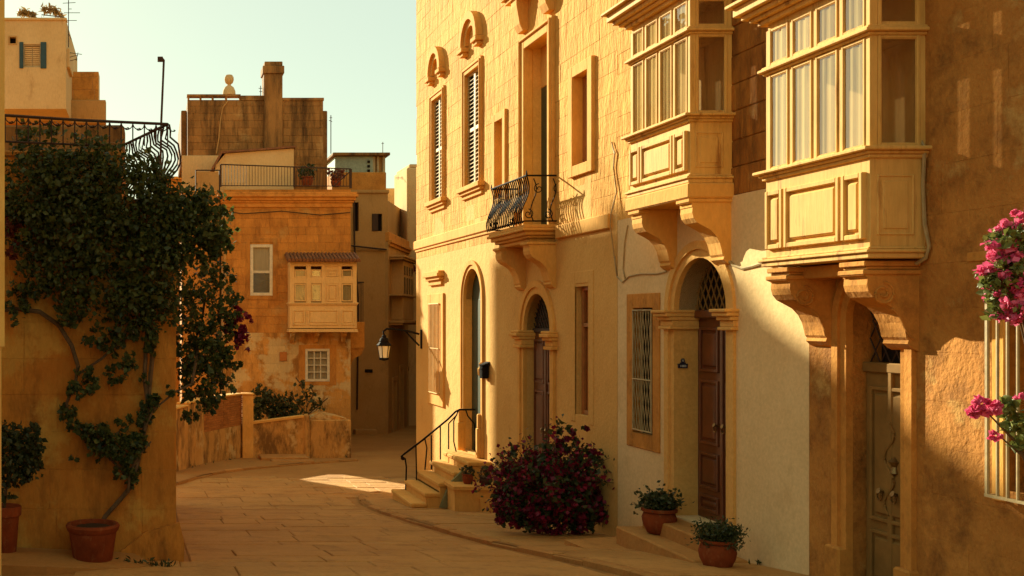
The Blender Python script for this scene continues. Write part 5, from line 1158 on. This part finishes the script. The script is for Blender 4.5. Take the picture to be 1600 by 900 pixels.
m.prism(Fw, [(3.29, -5.3), (4.95, -5.3), (4.95, y1), (3.29, y0)], -.3, 0, 'w'); m.build('wall', 'garden', t)
m = MB(); m.prism(Fw, [(3.29, y0), (4.95, y1), (4.95, y1 + .07), (3.29, y0 + .07)], -.34, .04, 'w'); m.build('coping', 'trim', t)
m = MB(); m.box(Fw, 4.95, 5.16, -.32, .05, -5.3, lZ(647, 36), .06); m.build('end_post', 'garden', t)
m = MB(); m.box(Fw, 5.16, lX(548, 36), -1.6, .0, -5.3, lZ(656, 36), .03); m.build('raised_bed_wall', 'garden', t)
m = MB(); m.prism(Fr((0, 36, lZ(656, 36)), (1, 0, 0), (0, 1, 0)), [(5.2, 0), (6.45, 0), (6.2, .08), (5.8, .16), (5.5, .22), (5.3, .12)], .1, 1.2, 'w'); tag(m.build('rubble_heap', 'lpeel', None), 'low heap of rubble on the raised bed below the gridded window', 'rubble')
S = thing('garden_shrub', 'dark green shrub behind the low garden wall', 'shrub', tuple(px(425, 660, 36.8)))
leaves('foliage', np.concatenate([clump(px(x, y, 36.8), r * 36.8 / F, n, (1, .6, 1), 8) for x, y, r, n in ((420, 635, 26, 700), (440, 640, 24, 500), (408, 618, 16, 200), (455, 645, 16, 200), (400, 645, 14, 150))]), .13, 'leafd', S)
m = MB()
for x, y in ((405, 615), (420, 610), (440, 620), (455, 640)): m.tube([px(425, 665, 36.8), px(x, y, 36.8)], [.04, .01], 4)
m.build('stems', 'bark', S)
S = thing('dry_shrub', 'sparse dry branching shrub against the corner house', 'shrub', tuple(px(480, 660, 36.9)))
m = MB()
for pts in ([(478, 660), (480, 630), (470, 600), (462, 590)], [(480, 635), (490, 615), (484, 600)], [(478, 650), (500, 632), (512, 622)], [(478, 645), (460, 625), (455, 612)]): m.tube([px(x, y, 36.9) for x, y in pts], .022, 4)
m.build('branches', 'bark', S)
leaves('foliage', np.concatenate([clump(px(x, y, 36.9), r * 36.9 / F, n, (1, .6, 1), 6) for x, y, r, n in ((468, 602, 10, 40), (485, 618, 14, 70), (500, 635, 14, 60), (462, 625, 14, 60), (480, 640, 18, 110))]), .12, 'leafd', S)
t = thing('stone_slab_step', 'pair of low stone slabs on the ground before the low garden wall', 'steps', (4.0, 35.3, g(35.3)))
m = MB(); m.box(WORLD, 3.45, 5.0, 34.9, 35.85, -5, g(35.3) + .22, .02); m.build('slab', 'kerb', t); m = MB(); m.box(WORLD, 3.75, 5.1, 34.4, 34.9, -5, g(34.6) + .14, .02); m.build('slab', 'kerb', t)

q = []
def weeds(x0, y0, x1, y1, n, h):
    for i in range(n):
        t_ = random.random(); p = gp(x0 + (x1 - x0) * t_, y0 + (y1 - y0) * t_); hh = PV if p.x > kx(p.y) else .02
        q.extend([(p.x + random.gauss(0, .03), p.y + random.gauss(0, .03), p.z + hh + abs(random.gauss(0, h))) for _ in range(random.randint(4, 12))])
weeds(945, 838, 965, 846, 6, .05); weeds(1175, 893, 1262, 897, 8, .03); weeds(650, 756, 655, 760, 5, .06); weeds(150, 884, 285, 889, 18, .04); weeds(20, 862, 90, 868, 16, .07); weeds(400, 715, 545, 721, 22, .10); weeds(285, 740, 370, 722, 14, .08)
wl_ = leaves('weeds', np.array(q), .075, 'leafd', None, kind='stuff', aspect=.35, droop=-.8); wl_['label'] = 'small weeds growing along the foot of the walls'
# roof clutter and wiring of the far houses
potted('terrace_plant', 'bushy potted plant on the roof terrace right of the white shed', tuple(px(480, 291, 40.5)), .22, .35, bushy(.36, 260, 'leafd', .11))
potted('terrace_plant', 'reddish potted plant on the roof terrace by the railing corner', tuple(px(525, 292, 40.5)), .2, .3, bushy(.34, 220, 'redleaf', .11))
m = MB(); m.box(WORLD, lX(466, 41), lX(474, 41), 41, 41.3, lZ(291, 41), lZ(262, 41), .02); tag(m.build('flue_box', 'brick', None), 'narrow rusty brown flue box beside the roof shed', 'flue')
for pts, lab in (([(553, 300, 49.9), (554, 380, 49.9), (560, 480, 49.9), (558, 640, 49.9)], 'drainpipe down the plain alley house wall'), ([(549, 384, 49.85), (575, 387, 49.85), (604, 390, 49.85)], 'cable slung across the plain alley house wall')):
    m = MB(); m.tube([px(*p) for p in pts], .04, 5); tag(m.build('wall_pipe', 'rust', None, smooth=True), lab, 'pipe')
m = MB(); m.tube([px(352, 330, 39.3), px(380, 334, 39.3), (lambda p: p)(px(440, 330, 39.3)), px(500, 336, 39.3), px(547, 332, 39.3)], .018, 4); tag(m.build('facade_cable', 'rust', None, smooth=True), 'thin cable running under the cornice of the corner house', 'cable')
